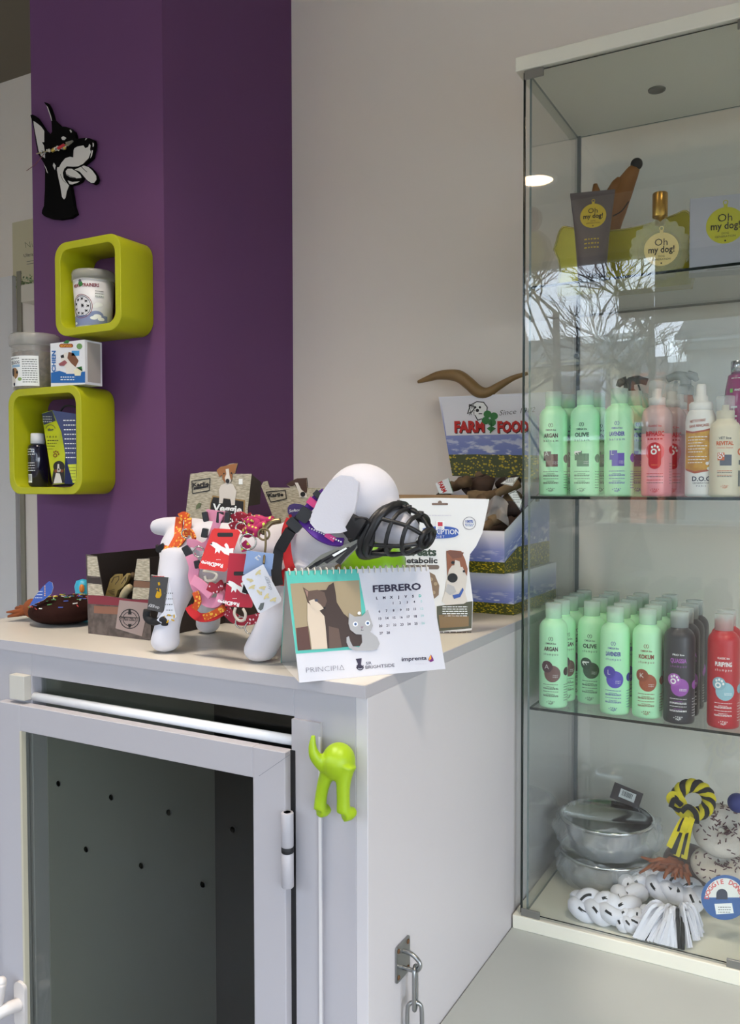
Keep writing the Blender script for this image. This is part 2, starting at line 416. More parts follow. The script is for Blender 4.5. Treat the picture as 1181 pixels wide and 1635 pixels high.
# shop window
FRAME = mat('window_frame', (205, 205, 205), .4)
WPANE = glass('window_glass', (.97, .98, .97))
wt = B()
for x in (WX0, -1.62, -.05, WX1-.05): wt.box(x, x+.05, WY-.085, WY-.03, WZ0, WZ1, FRAME)
wt.box(WX0, WX1, WY-.085, WY-.03, WZ0, WZ0+.05, FRAME).box(WX0, WX1, WY-.085, WY-.03, WZ1-.04, WZ1, FRAME)
wo = struct(wt, 'window_1')
B().box(WX0+.05, WX1-.05, WY-.06, WY-.055, WZ0+.05, WZ1-.04, WPANE).build('pane', wo)
w2 = B()
for y in (RY0, (RY0+RY1)/2-.03, RY1-.06): w2.box(2.22, 2.27, y, y+.06, RZ0, RZ1, FRAME)
w2.box(2.22, 2.27, RY0, RY1, RZ0, RZ0+.08, FRAME).box(2.22, 2.27, RY0, RY1, RZ1-.06, RZ1, FRAME)
w2o = struct(w2, 'added_window')  # added glazing, lets sky light in from the right
B().box(2.243, 2.248, RY0+.06, RY1-.06, RZ0+.08, RZ1-.06, WPANE).build('pane', w2o)
# left: the white door of the corridor
YF = 1.6
b = B(); q0 = W(19, 440, y=1.575)
b.box(q0.x-1.0, q0.x, 1.575, 1.598, FZ, q0.z, mat('door_white', (232, 231, 230), .5))
struct(b, 'door_1')
b = B(); b.box(q0.x+.008, q0.x+.034, 1.592, 1.6, FZ, q0.z+.02, TRIM)
struct(b, 'trim_1')

# outside, seen as a reflection in the cabinet door
b = B().box(-14, 16, -30, -3.32, -.8, -.7, mat('asphalt', (150, 150, 148), .9)).box(2.32, 16, -3.32, 6, -.8, -.7, mat('asphalt', (150, 150, 148), .9)); struct(b, 'ground')
def house(name, label, x0, x1, y, ze, zr, wallm, roofm, wins):
    t = thing(name, label, 'house', ((x0+x1)/2, y, -.7))
    B().box(x0, x1, y-3, y, -.7, ze, wallm).build('wall', t, True)
    fr = Fr((x0-.15, y+.2, 0), (1, 0, 0), (0, 0, 1))
    r = B(); r.add([(x0-.04, y+.15, ze-.08), (x1+.04, y+.15, ze-.08), (x1+.04, y-1.5, zr), (x0-.04, y-1.5, zr), (x1+.04, y-3.1, ze-.08), (x0-.04, y-3.1, ze-.08)],
          [(0, 1, 2, 3), (3, 2, 4, 5), (0, 3, 5), (1, 4, 2), (0, 5, 4, 1)], roofm); r.build('roof', t, True)
    wm = mat('house_window', (70, 80, 92), .1); fm = mat('house_frame', (225, 226, 228), .5)
    for (a, c, z0, z1) in wins:
        f = B().box(a, c, y, y+.05, z0, z1, fm).build('window', t, True)
        g = B().box(a+.06, c-.06, y+.05, y+.06, z0+.06, z1-.06, wm).build('pane', f); g.location = -t.location*0
        for p in g.data.vertices: p.co -= t.location
    return t
house('house', 'beige rendered house under a grey roof across the street, mirrored in the cabinet door', -3.9, -2.2, -9, 2.45, 3.0,
      mat('beige_render', (196, 184, 150), .8), mat('slate', (88, 90, 86), .8), [(-3.0, -2.35, 1.4, 2.3)])
house('house', 'orange brick house across the street beyond the beige one', -2.0, -1.6, -8.8, 2.2, 2.6,
      mat('brick', (196, 112, 78), .8, noise=.2, nscale=9), mat('tiles', (96, 90, 84), .8), [(-1.95, -1.75, 1.2, 1.6)])
house('house', 'grey house far right across the street, mostly hidden by the window sign', -1.45, 5, -8.8, 2.6, 3.3,
      mat('grey_render', (120, 122, 118), .8), mat('slate', (88, 90, 86), .8), [(0, 1.5, .9, 2.1)])
house('house', 'grey gabled house at the left end of the street', -9, -4.25, -9, 2.7, 4.1,
      mat('grey_render', (120, 122, 118), .8), mat('slate', (88, 90, 86), .8), [(-6, -5, .9, 2.1)])
BARK = mat('bark', (52, 48, 46), .95, spec=.1)
def tree(x, y, label, seed, h=4.6):
    rnd = random.Random(seed); t = thing('bare_tree', label, 'tree', (x, y, -.7), 0, 'bare street trees')
    tr = B(); tr.tube([(x, y, -.7), (x+.03, y, 1.2), (x, y, 2.4)], [.06, .045, .03], BARK, 7); tr.build('trunk', t, True)
    br = B()
    def grow(p, d, L, r, n):
        q = p+d*L; br.tube([p, p.lerp(q, .5)+Vector((rnd.uniform(-.04, .04), 0, 0)), q], [r, r*.85, r*.7], BARK, 5)
        if n:
            for _ in range(3):
                e = (d+Vector((rnd.uniform(-.75, .75), rnd.uniform(-.5, .5), rnd.uniform(-.25, .5)))).normalized()
                grow(q, e, L*rnd.uniform(.6, .85), max(.0036, r*.7), n-1)
    for k in range(7): grow(Vector((x, y, .9+.25*k)), Vector((rnd.uniform(-.9, .9), rnd.uniform(-.3, .3), .8)).normalized(), .46, .015, 4)
    br.build('crown', t, True)
tree(-2.0, -5.6, 'bare tree with thin branches outside the window, nearest the sign', 3)
tree(-3.1, -6.4, 'bare tree with thin branches outside the window, in front of the roof', 5)
tree(-4.6, -6.0, 'bare tree with thin branches outside the window, left end', 8)
tree(-1.35, -6.6, 'bare tree with thin branches outside the window, behind the dark panel', 12)
# sign panel and box closing the upper right of the window
t = tag(B().box(-.686, WX1, WY-.03, WY+.005, 1.80, WZ1-.04, mat('window_sign', (92, 92, 88), .7)).build('window_sign'), 'dark panel closing the upper right of the shop window', 'sign')
t = tag(B().box(-.87, -.69, WY+.001, WY+.12, 1.84, 1.985, mat('sign_box', (70, 72, 70), .6)).build('speaker_box'), 'small dark box mounted at the window beside the panel', 'box')
# ceiling downlights
LM = emit('lamp_glow', (255, 226, 190), LAMP); RIM = mat('lamp_rim', (230, 230, 228), .4)
def lamp(x, y, label):
    t = thing('ceiling_downlight', label, 'lamp', (x, y, CH), 0, 'round ceiling downlights')
    B().lathe([(.125, 0), (.125, -.012), (.105, -.014), (.105, -.004), (0.1, -.004)], RIM, 32).build('rim', t)
    B().lathe([(0.0, -.006), (.1, -.006)], LM, 32).build('diffuser', t)
    l = bpy.data.lights.new('downlight_beam', 'SPOT'); l.energy = BEAM; l.color = lin((255, 242, 226))[:3]; l.spot_size = math.radians(98); l.spot_blend = 1.0; l.shadow_soft_size = .22
    q = bpy.data.objects.new('downlight_beam', l); COL.objects.link(q); q.parent = t; q.location = (0, 0, -.02)
lamp(-1.27, -2.83+.1, 'round warm ceiling downlight near the shop window, mirrored in the cabinet door')
lamp(-.75, -.3, 'round warm ceiling downlight above the front of the kennel')
lamp(.65, -.35, 'round warm ceiling downlight in front of the glass cabinet')
lamp(.6, -2.0, 'round warm ceiling downlight right of the room centre')
lamp(-3.0, -.6, 'round warm ceiling downlight near the left wall')
# the low white platform on which kennel and cabinet line up
b = B().box(-.2365, 2.196, 0.0, YW-.003, FZ, 0, FLOORM)
o = tag(b.build('platform'), 'low pale grey platform under the glass cabinet, beside the kennel', 'platform')

# ================================================================== KENNEL
KX0, KX1, KB = -1.146, -.2385, YW-.004
CTOP = mat('counter_top', (210, 205, 195), .25, noise=.03, nscale=14)
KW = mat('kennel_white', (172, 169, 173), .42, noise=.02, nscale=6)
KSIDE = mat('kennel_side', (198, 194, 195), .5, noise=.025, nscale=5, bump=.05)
DARK = mat('kennel_inside', (80, 80, 78), .7)
BLK = mat('black_rubber', (16, 15, 18), .6)
ALU = mat('white_aluminium', (224, 226, 230), .3)
kennel = thing('pet_kennel', 'white pet kennel with a dark glazed door and a cream top', 'kennel', (-.69, .25, FZ))
fz = Fr((0, 0, 0), (1, 0, 0), (0, 1, 0))
NOT = [(KX0, 0), (KX1, 0), (KX1, KB), (PX1+.006, KB), (PX1+.006, PY-.004), (KX0, PY-.004)]
o = B().prism(NOT, fz, ZT-.0165, ZT, KW, KW); o.f and None
top = o.build('top_board', kennel, True); bevel(top, .0008)
B().prism([(x+(.002 if i in (0, 5) else -.0015 if i in (1, 2) else 0), y+(.0015 if i < 2 else 0)) for i, (x, y) in enumerate(NOT)], fz, ZT, ZT+.0004, CTOP).build('top_laminate', kennel, True)
ZB, YB0 = ZT-.0165, .006
OX0, OX1, OZ1 = -.880, -.3545, .5255           # front opening
c = B()
KF = FZ
c.box(KX1-.018, KX1, YB0, KB, KF, ZB, KSIDE)                                  # right side
c.box(KX0, KX0+.018, YB0, PY-.006, KF, ZB, KW)
c.box(KX0+.018, PX1+.006, PY-.02, PY-.006, KF, ZB, DARK).box(PX1+.006, PX1+.02, PY-.02, KB, KF, ZB, DARK)
c.box(PX1+.02, KX1-.018, KB-.014, KB, KF, ZB, DARK)
c.box(OX1, KX1-.018, YB0, YB0+.03, KF, ZB, KW)                                # right stile
c.box(KX0+.018, OX0, YB0, YB0+.03, KF, ZB, KW)                                # left stile
c.box(OX0, OX1, YB0, YB0+.03, OZ1, ZB, KW)                                   # rail
c.box(OX0, OX1, YB0, YB0+.03, KF, KF+.12, KW)
c.box(KX0+.018, KX1-.018, YB0+.03, PY-.02, KF+.02, KF+.04, DARK)
c.box(OX0-.02, OX0, YB0+.03, PY-.02, KF+.04, ZB, mat('kennel_inner_side', (150, 150, 142), .6))
car = c.build('carcass', kennel, True); bevel(car, .0008, 1)
B().box(OX1, -.3085, YB0-.006, YB0, KF+.01, OZ1-.002, KW).build('edge_trim', kennel, True)
B().box(OX1+.0445, OX1+.048, YB0-.0085, YB0-.006, KF+.01, OZ1-.02, mat('trim_light', (206, 203, 202), .5)).build('edge_bead', kennel, True)
# fixed light above the door
B().box(OX0, OX1, YB0+.02, YB0+.024, .487, OZ1, glass('kennel_glass', (.80, .82, .79), boost=.8)).build('transom_pane', kennel, True)
B().tube([(OX0, YB0+.006, .490), (OX1, YB0+.006, .490)], .0075, ALU, 14).build('rail', kennel, True)
o = B().box(-.917, OX0-.001, -.009, YB0, .4865, .5275, mat('spacer_beige', (190, 186, 176), .5)).build('spacer', kennel, True); bevel(o, .001)
# door
DX0, DX1, DZ1, DY0, DY1 = -.940, -.3565, .4805, -.014, .004
GX0, GX1, GZ1 = -.886, -.4105, .437
d = B()
for (x0, x1, z0, z1) in ((DX0, GX0, KF+.1, DZ1), (GX1, DX1, KF+.1, DZ1), (GX0, GX1, GZ1, DZ1), (GX0, GX1, KF+.1, KF+.15)): d.box(x0, x1, DY0, DY1, z0, z1, KW)
d.line(PX((0, DY0-.0003, 0), (0, -1, 0)), pp(413.5, 1239, 464, 1204), .7, mat('joint_grey', (120, 122, 128), .6), 0)
door = d.build('door', kennel, True); bevel(door, .001, 1)
def sub(bb, name, par):            # sub-part of a part that sits at its thing's origin, given in world coordinates
    off = par.parent.location; bb.v = [p-off for p in bb.v]
    o = bb.build(name); o.parent = par; return o
sub(B().box(GX0, GX1, -.006, -.002, KF+.15, GZ1, glass('kennel_glass', (.80, .82, .79))), 'pane', door)
sub(B().box(GX0, GX0+.0045, DY0-.001, -.006, KF+.15, GZ1, mat('gasket', (188, 182, 160), .5)), 'gasket', door)
HOLE = mat('vent_rim', (26, 30, 30), .5); HOLE2 = mat('vent_bevel', (110, 118, 114), .4)
for (px, py) in ((94, 1251), (178, 1273), (270, 1297), (372, 1324), (138, 1356), (226, 1382), (324, 1412)):
    p = W(px, py, y=-.006); M_ = Matrix.Rotation(PI/2, 4, 'X')
    h = B().lathe([(.0048, 0), (.0048, .0012), (.0032, .0012), (.0030, .0002), (0, .0002)], HOLE, 18, c=p, M=M_)
    h.lathe([(.0033, .0013), (.0048, .0013)], HOLE2, 18, c=p, M=M_)
    sub(h, 'vent_hole', door)
B().box(DX1, OX1+.006, YB0-.0065, YB0-.006, KF+.1, DZ1, BLK).build('dark_strip', kennel, True)  # shaded gap between door and stile, drawn as a black strip
hg = B(); hx = (DX1+OX1)/2+.004
for (z0, z1, m_) in ((.400, .3525, KW), (.3525, .3445, BLK), (.3445, .297, KW)):
    hg.lathe([(.0, z1), (.0078, z1), (.0085, z1+.001), (.0085, z0-.001), (.0078, z0), (0, z0)], m_, 20, c=(hx, -.016, 0))
hg.lathe([(0, .4002), (.005, .4002)], BLK, 16, c=(hx, -.016, 0))
hg.build('hinge', kennel, True)
# plastic latch handle low on the left of the door
hb = B(); pl_ = W(36, 1600, y=DY0); HW = mat('handle_white', (206, 200, 196), .35)
hb.prism(rr(-.014, .012, -.042, .036, .011), Fr((pl_.x, DY0, pl_.z), (1, 0, 0), (0, 0, 1)), 0, .006, HW)
hdl = hb.build('handle', kennel, True); bevel(hdl, .002)
lv = B(); lv.tube(smooth_path([(pl_.x-.002, DY0-.004, pl_.z-.002), (pl_.x-.008, DY0-.03, pl_.z+.0), (pl_.x-.022, DY0-.045, pl_.z-.012), (pl_.x-.034, DY0-.045, pl_.z-.05), (pl_.x-.036, DY0-.04, pl_.z-.09)], 5), .0105, HW, 14)
lv.tube(smooth_path([(pl_.x-.014, DY0-.03, pl_.z+.045), (pl_.x-.016, DY0-.034, pl_.z+.02), (pl_.x-.02, DY0-.036, pl_.z+.0)], 4), [.009]*9, HW, 12)
lv.ball((pl_.x-.014, DY0-.03, pl_.z+.046), .009, HW, 10)
lv.build('lever', kennel, True)

# ---- lime green hook shaped like the back half of a dog
LIME = mat('lime_rubber', (150, 180, 14), .42)
hk = thing('wall_hook', 'lime green hook shaped like the back end of a dog, on the white kennel frame', 'hook', W(533, 1240, y=YB0-.0085))
def H(px, py, dy=0.): return W(px, py, y=-.02+dy)
e = B()
e.ball(H(540, 1216, .004), (.0225, .024, .025), LIME, 14)
e.tube(smooth_path([H(538, 1225), H(520, 1224, -.006), H(506, 1212, -.016), H(499, 1196, -.02), H(500, 1174, -.02)], 4), [.015, .0145, .013, .0115, .0105, .0095, .009, .0085, .0082, .008, .0076, .007, .006, .0055, .0045, .0038, .003], LIME, 12)
e.tube(smooth_path([H(527, 1225), H(517, 1250, -.004), H(512, 1275, -.004), H(511, 1292, -.004)], 3), [.013, .011, .0098, .009, .0085, .0083, .0083, .0085, .0085, .009], LIME, 12)
e.tube([H(509, 1295, -.004), H(518, 1294, .004), H(526, 1289, .010)], [.0095, .0085, .0065], LIME, 12)
e.tube(smooth_path([H(552, 1222), H(548, 1252, -.004), H(548, 1280, -.004), H(548, 1298, -.004)], 3), [.015, .012, .0105, .0095, .009, .0088, .0088, .009, .009, .0095], LIME, 12)
e.tube([H(548, 1301, -.004), H(558, 1299, .004), H(566, 1294, .012)], [.0098, .0088, .0065], LIME, 12)
o = e.build('body', hk, True); blob(o, .0022, 6)
B().lathe([(0, 0), (.014, 0), (.014, .012), (0, .012)], LIME, 18, c=W(538, 1214, y=YB0-.0005), M=Matrix.Rotation(PI/2, 4, 'X')).build('mount', hk, True)

# ---- steel eye plate with snap chain on the kennel's right side
ZINC = mat('zinc', (150, 152, 152), .28, metal=.9); RUST = mat('rusty_screw', (110, 78, 50), .6, metal=.4)
pc = W(641, 1531, x=KX1); ep = thing('eye_plate', 'zinc eye plate screwed to the right side of the white kennel', 'plate', (KX1, pc.y, pc.z))
fs = Fr((KX1, pc.y, pc.z), (0, 1, 0), (0, 0, 1))
o = B().prism(rr(-.0215, .0215, -.026, .026, .004), fs, .0003, .0028, ZINC).build('plate', ep, True); bevel(o, .0008)
for u in (-.015, .015):
    for v in (-.019, .019): 
        B().lathe([(.0036, 0), (.003, .0012), (.0, .0014)], RUST, 14, c=fs(u, v)+fs.N*.0028, M=Matrix.Rotation(PI/2, 4, 'Y')).build('screw', ep, True)
x0 = KX1+.0028
B().tube(smooth_path([(x0-.002, pc.y, pc.z+.012), (x0+.012, pc.y, pc.z+.0115), (x0+.024, pc.y, pc.z+.004), (x0+.026, pc.y, pc.z-.004), (x0+.020, pc.y, pc.z-.011), (x0+.01, pc.y, pc.z-.012), (x0-.002, pc.y, pc.z-.012)], 4), .0032, ZINC, 12).build('eye', ep, True)
ch = thing('chain', 'steel link chain hanging from the eye plate on the kennel side', 'chain', (x0+.018, pc.y, pc.z-.06))
def link(c, L, w_, ax, rr_=.0029, tilt=0):
    P = []
    for i in range(28):
        a = 2*PI*i/28; u = w_*math.cos(a); v = (L-w_)*(1 if math.sin(a) > 0 else -1)*min(1, abs(math.sin(a))*3)+w_*math.sin(a)
        P.append(Vector(c)+Vector(ax)*(u+v*tilt)+Vector((0, 0, 1))*v)
    B().tube(P, rr_, ZINC, 10, closed=True).build('link', ch, True)
a1, a2 = (math.cos(-.2), math.sin(-.2), 0), (math.cos(.5), math.sin(.5), 0)
cz = pc.z-.012-.024
link((x0+.0185, pc.y, cz), .031, .0085, (.25, -.97, 0))
link((x0+.0175, pc.y, cz-.050), .029, .0105, (.88, .47, 0), .0031)
link((x0+.017, pc.y-.001, cz-.098), .029, .0085, (.35, -.93, 0), .0031)

# ================================================================== DISPLAY CABINET
DX, DW, DY, DD, DH = KX1+.003, .430, .5676, .364, 1.63
CW = mat('cabinet_white', (226, 224, 208), .45); CGL = glass('cabinet_glass', (.98, .992, .985), 1.52, 1.05)
EDGE = mat('glass_edge_dark', (20, 30, 27), .15); EDGEL = mat('glass_edge_light', (120, 132, 130), .2); CLIPM = mat('clip_steel', (150, 150, 146), .3, metal=.8)
cab = thing('display_cabinet', 'tall glass display cabinet with white top and base, full of pet care bottles', 'cabinet', (DX+DW/2, DY+DD/2, 0))
o = B().box(DX, DX+DW, DY, DY+DD, 0, .026, CW).build('base_board', cab, True); bevel(o)
o = B().box(DX, DX+DW, DY, DY+DD, DH-.026, DH, CW).build('top_board', cab, True); bevel(o)
B().lathe([(.0, DH-.0265), (.012, DH-.0265), (.013, DH-.028), (.016, DH-.0285), (.0165, DH-.0262)], mat('spot_rim', (120, 118, 110), .5), 28, c=(DX+.215, DY+.2, 0)).build('spot_recess', cab, True)
Z0, Z1 = .0262, DH-.0262; SX = DX+.022; Y0 = DY+.030; Y1 = DY+DD-.006
def pane(name, x0, x1, y0, y1, z0, z1, faces_edge, par=None):
    """thin glass sheet: clear large faces, coloured cut edges"""
    g = B(); vs = [Vector((x, y, z)) for z in (z0, z1) for y in (y0, y1) for x in (x0, x1)]
    sd = [x1-x0, y1-y0, z1-z0]; ax = sd.index(min(sd))
    F = [((0, 2, 3, 1), 2), ((4, 5, 7, 6), 2), ((0, 1, 5, 4), 1), ((2, 6, 7, 3), 1), ((0, 4, 6, 2), 0), ((1, 3, 7, 5), 0)]
    for f, a in F: g.add(vs, [f], CGL if a == ax else faces_edge)
    return g.build(name, par or cab, True)
pane('side_pane', SX-.004, SX, Y0, Y1, Z0, Z1, EDGEL); pane('side_pane', DX+DW-.022, DX+DW-.018, Y0, Y1, Z0, Z1, EDGEL)
pane('back_pane', SX, DX+DW-.022, Y1-.004, Y1, Z0, Z1, EDGEL)
B().box(SX, SX+.006, Y1-.010, Y1-.004, Z0, Z1, mat('post_grey', (108, 112, 112), .4)).build('back_profile', cab, True)
SH = [.4201, .8214, 1.2155]
for z in SH: pane('shelf', SX+.0005, DX+DW-.0225, Y0, Y1-.0105, z-.005, z, EDGE)
ddoor = pane('door', DX+.0135, DX+DW-.012, DY+.008, DY+.012, Z0+.004, Z1-.002, EDGE)
B().box(DX+.0135, DX+.0165, DY+.0072, DY+.0128, Z0+.004, Z1-.002, EDGE).build('dark_strip', cab, True)  # dark strip added to show the glass edge seen through the door
for z in SH:
    for x in (SX+.004,):
        for y in (Y0+.02, Y1-.035):
            B().lathe([(.0, -.010), (.004, -.010), (.004, -.0052), (0, -.0052)], CLIPM, 12, c=(x+.004, y, z)).build('shelf_stud', cab, True)
for (xa, xb) in ((DX+.016, DX+.052), (DX+DW-.052, DX+DW-.014)):
    for (za, zb) in ((Z0-.010, Z0+.014), (Z1-.016, Z1)):
        o = B().box(xa, xb, DY+.0035, DY+.0075, za, zb, CLIPM).build('hinge_clip', cab, True); bevel(o, .0006, 1)
B().lathe([(.0035, -.002), (.0055, -.002), (.0055, .002), (.0035, .002), (.0035, -.002)], CLIPM, 16, c=W(920, 568, y=Y1-.014), M=Matrix.Rotation(PI/2, 4, 'X')).build('cable_ring', cab, True)
B().tube([W(920.5, 400, y=Y1-.014), W(920.5, 562, y=Y1-.014)], .0016, BLK, 8).build('lamp_cable', cab, True)

# ================================================================== BOTTLES IN THE CABINET
INK = lambda n, c: mat('ink_'+n, c, .6)
WINK = INK('white', (238, 240, 238)); KINK = INK('black', (22, 20, 22)); GINK = INK('grey', (90, 96, 96))
CLEAR = mat('frosted_cap', (214, 228, 222), .25, alpha=.42)
CLEARP = mat('clear_plastic', (226, 232, 230), .08, alpha=.25)
MINT = mat('mint_plastic', (182, 242, 194), .38)
def nogga(b, fr, v, m, s=1.):
    for i, (ch, dv) in enumerate(zip('nogga', (-.001, .001, .0012, .0006, .0006))):
        b.text(fr, ch, (i-2)*.0033*s, v+dv*s, .0028*s, m, 2, bold=.02)
    for (u, w_) in ((-.0022, -.0022), (.001, -.003), (.0038, -.0014)): b.ring(fr, u*s, v+w_*s, .0016*s, .0006*s, m, 2, n=12)
def omega(b, fr, v, m):
    b.ring(fr, 0, v, .0042, .0008, m, 2, PI*.62, PI*1.42, 10); b.ring(fr, 0, v, .0042, .0008, m, 2, -PI*.42, PI*.38, 10)
    b.rect(fr, -.0005, .0005, v-.0022, v+.0018, m, 2); b.disc(fr, 0, v+.002, .0009, m, 2, n=8)
def paw(b, fr, u, v, s, m, l=3):
    b.ring(fr, u-.2*s, v-.15*s, .42*s, .2*s, m, l, n=16)
    for (x, y) in ((-.42, .5), (-.05, .66), (.32, .5), (.5, .1)): b.disc(fr, u+x*s, v+y*s, .15*s, m, l, ry=.2*s, n=10)
def small_print(b, fr, u0, u1, v, m, m2):
    for i, dv in enumerate((0, .0045, .0068, .0085, .0135, .018, .0205, .0222)):
        k = .25 if i in (1, 5) else .0
        b.lines(fr, u0+(u1-u0)*k, u1-(u1-u0)*k, v-dv, .0009, m2 if i in (1, 5) else m, 2)
SB_PROF = [(.0215, 0), (.0252, .0012), (.0266, .005), (.0266, .146), (.0262, .152), (.0245, .158), (.0205, .1635), (.0155, .167), (.0148, .170)]
def shampoo(bodym, ink, title, sub_, line, blob_, c1, c2, letter, inkm=None, wtext=False):
    """one printed shampoo or balsam bottle (body and flip cap)"""
    b = B(); b.lathe(SB_PROF+[(.0146, .1865), (.0, .1865)], bodym, 30)
    fr = Cy(.0266); q = inkm or ink
    b.text(fr, line, 0, .1222, .0034, q, 2, w=.0195, bold=.015)
    b.text(fr, title, 0, .1098, .0076, ink, 2, w=.0275 if len(title) > 5 else .0265 if len(title) == 5 else .0235, bold=.035)
    b.text(fr, ' '.join(sub_), 0, .1015, .0046, ink, 2, w=.0275, bold=.0)
    if line.startswith('OMEGA'): omega(b, fr, .1325, ink)
    if blob_ == 'round':
        b.disc(fr, .003, .0665, .0158, c2, 1); b.disc(fr, -.0072, .0795, .0112, c1, 2)
    else:
        b.rect(fr, -.0088, .0135, .055, .0785, c2, 1); b.rect(fr, -.0135, .001, .0665, .0835, c1, 2)
    if letter == 'paw': paw(b, fr, -.006, .0785, .012, WINK)
    elif letter == 'leaf':
        b.poly(fr, [(-.0145, .0795), (-.0135, .0835), (-.001, .0835), (-.0005, .0815), (-.007, .0812), (-.0115, .0795), (-.0095, .0758), (-.0105, .0755), (-.0125, .0785)], WINK, 4)
        b.poly(fr, [(-.0085, .0812), (-.0055, .0768), (-.0045, .0772), (-.0065, .0812)], WINK, 4)
    else: b.text(fr, letter, -.0072, .0752, .0092, WINK, 4, bold=-.015)
    if letter == 'paw': b.lines(fr, .002, .014, .063, .0012, WINK, 4); b.lines(fr, .002, .014, .0605, .0012, WINK, 4)
    else: b.text(fr, 'omega 3', .0085, .0632, .002, WINK, 4); b.text(fr, 'omega 6', .0085, .0600, .002, WINK, 4)
    small_print(b, fr, -.0145, .0145, .0455, q, ink)
    nogga(b, fr, .0125, ink if q is ink else q)
    # side of the label
    fs_ = Cy(.0266, a0=1.15)
    b.disc(fs_, .003, .07, .008, c1, 1); 
    for k in range(7): b.lines(fs_, -.004, .008, .045-.005*k, .0012, q, 1)
    t = thing('shampoo_bottle', 'x', 'bottle')
    b.build('body', t)
    B().lathe([(.0150, .1690), (.0157, .1694), (.0157, .1960), (.0150, .1968), (0, .1968)], CLEAR, 26).build('cap', t)
    return t
def c_(n, *c): return mat('print_'+n, c, .5)
BRN, BRN2 = c_('brown', 74, 44, 50), c_('tan', 112, 80, 74)
OLV, OLV2 = c_('olive', 26, 62, 40), c_('olive2', 36, 76, 46)
LAV, LAV2 = c_('lavender', 66, 58, 158), c_('lavender2', 84, 74, 180)
KOK, KOK2 = c_('kokum', 138, 66, 40), c_('kokum2', 156, 78, 46)
VIO, VIO2 = c_('violet', 166, 90, 180), c_('violet2', 150, 76, 168)
ICE, ICE2 = c_('ice', 132, 176, 190), c_('ice2', 144, 190, 202)
BLKB = mat('black_bottle', (46, 47, 54), .4); REDB = mat('red_bottle', (186, 22, 40), .38)
DINK = INK('dark_green', (40, 62, 52))
kinds = {
 'argan': (MINT, BRN, 'ARGAN', 'shampoo', 'OMEGA line', 'round', BRN, BRN2, 'A'),
 'olive': (MINT, OLV, 'OLIVE', 'shampoo', 'OMEGA line', 'round', OLV, OLV2, 'leaf'),
 'lavender': (MINT, LAV, 'LAVENDER', 'shampoo', 'OMEGA line', 'round', LAV, LAV2, 'L'),
 'kokum': (MINT, KOK, 'KOKUM', 'shampoo', 'OMEGA line', 'round', KOK, KOK2, 'K'),
 'quassia': (BLKB, VIO, 'QUASSIA', 'shampoo', 'PRO line', 'round', VIO, VIO2, 'paw', WINK),
 'purifying': (REDB, WINK, 'PURIFYING', 'shampoo', 'CLASSIC line', 'round', ICE, ICE2, 'paw', WINK)}
cols = [('argan', -.176, .6265, 5, 'mint green bottle reading ARGAN shampoo'), ('olive', -.119, .690, 4, 'mint green bottle reading OLIVE shampoo'),
        ('lavender', -.0615, .634, 5, 'mint green bottle reading LAVENDER shampoo'), ('kokum', -.0035, .636, 5, 'mint green bottle reading KOKUM shampoo'),
        ('quassia', 0.053, .627, 4, 'black bottle reading QUASSIA shampoo'), ('purifying', .126, .632, 2, 'red bottle reading PURIFYING shampoo')]
RANK = ['at the front of its row', 'second from the front of its row', 'third from the front of its row', 'fourth from the front of its row', 'last at the back of its row']
for key, x, y, n, lab in cols:
    src = shampoo(*kinds[key])
    for i in range(n):
        px_, py_ = x+.002*random.uniform(-1, 1)*(i > 0), y+.0562*i
        rz = .10+(.0 if i == 0 else random.uniform(.1, .7))
        lb = lab+', '+RANK[i]
        if i == 0: src.location = (px_, py_, SH[0]+.0006); src.rotation_euler = (0, 0, rz); src['label'] = lb; o = src
        else: o = dup(src, (px_, py_, SH[0]+.0006), rz, lb)
        o['group'] = 'shampoo bottles on the lower shelf'
# upper shelf: balsams
kb = {'argan': (MINT, BRN, 'ARGAN', 'balsam', 'OMEGA line', 'square', BRN, BRN2, 'A'),
      'olive': (MINT, OLV2, 'OLIVE', 'balsam', 'OMEGA line', 'square', c_('leafg', 60, 110, 84), c_('leafg2', 72, 124, 94), 'leaf'),
      'lavender': (MINT, LAV2, 'LAVENDER', 'balsam', 'OMEGA line', 'square', LAV2, c_('lavender3', 92, 82, 180), 'L')}
bx = lambda px, y: W(px, 730, y=y).x
sp_b = {'argan': [(bx(883, .630), .630, .10), (bx(905, .690), .690, .6)], 'olive': [(bx(933.5, .632), .632, .02), (bx(952, .692), .692, .5)], 'lavender': [(bx(988, .634), .634, .06), (bx(1011, .692), .692, .5), (bx(1021, .749), .749, .8)]}
for key, places in sp_b.items():
    src = shampoo(*kb[key])
    for i, (x, y, rz) in enumerate(places):
        lb = 'mint green bottle reading %s balsam, %s' % (key.upper(), RANK[i])
        if i == 0: src.location = (x, y, SH[1]+.0006); src.rotation_euler = (0, 0, rz); src['label'] = lb; o = src
        else: o = dup(src, (x, y, SH[1]+.0006), rz, lb)
        o['group'] = 'balsam bottles on the middle shelf'
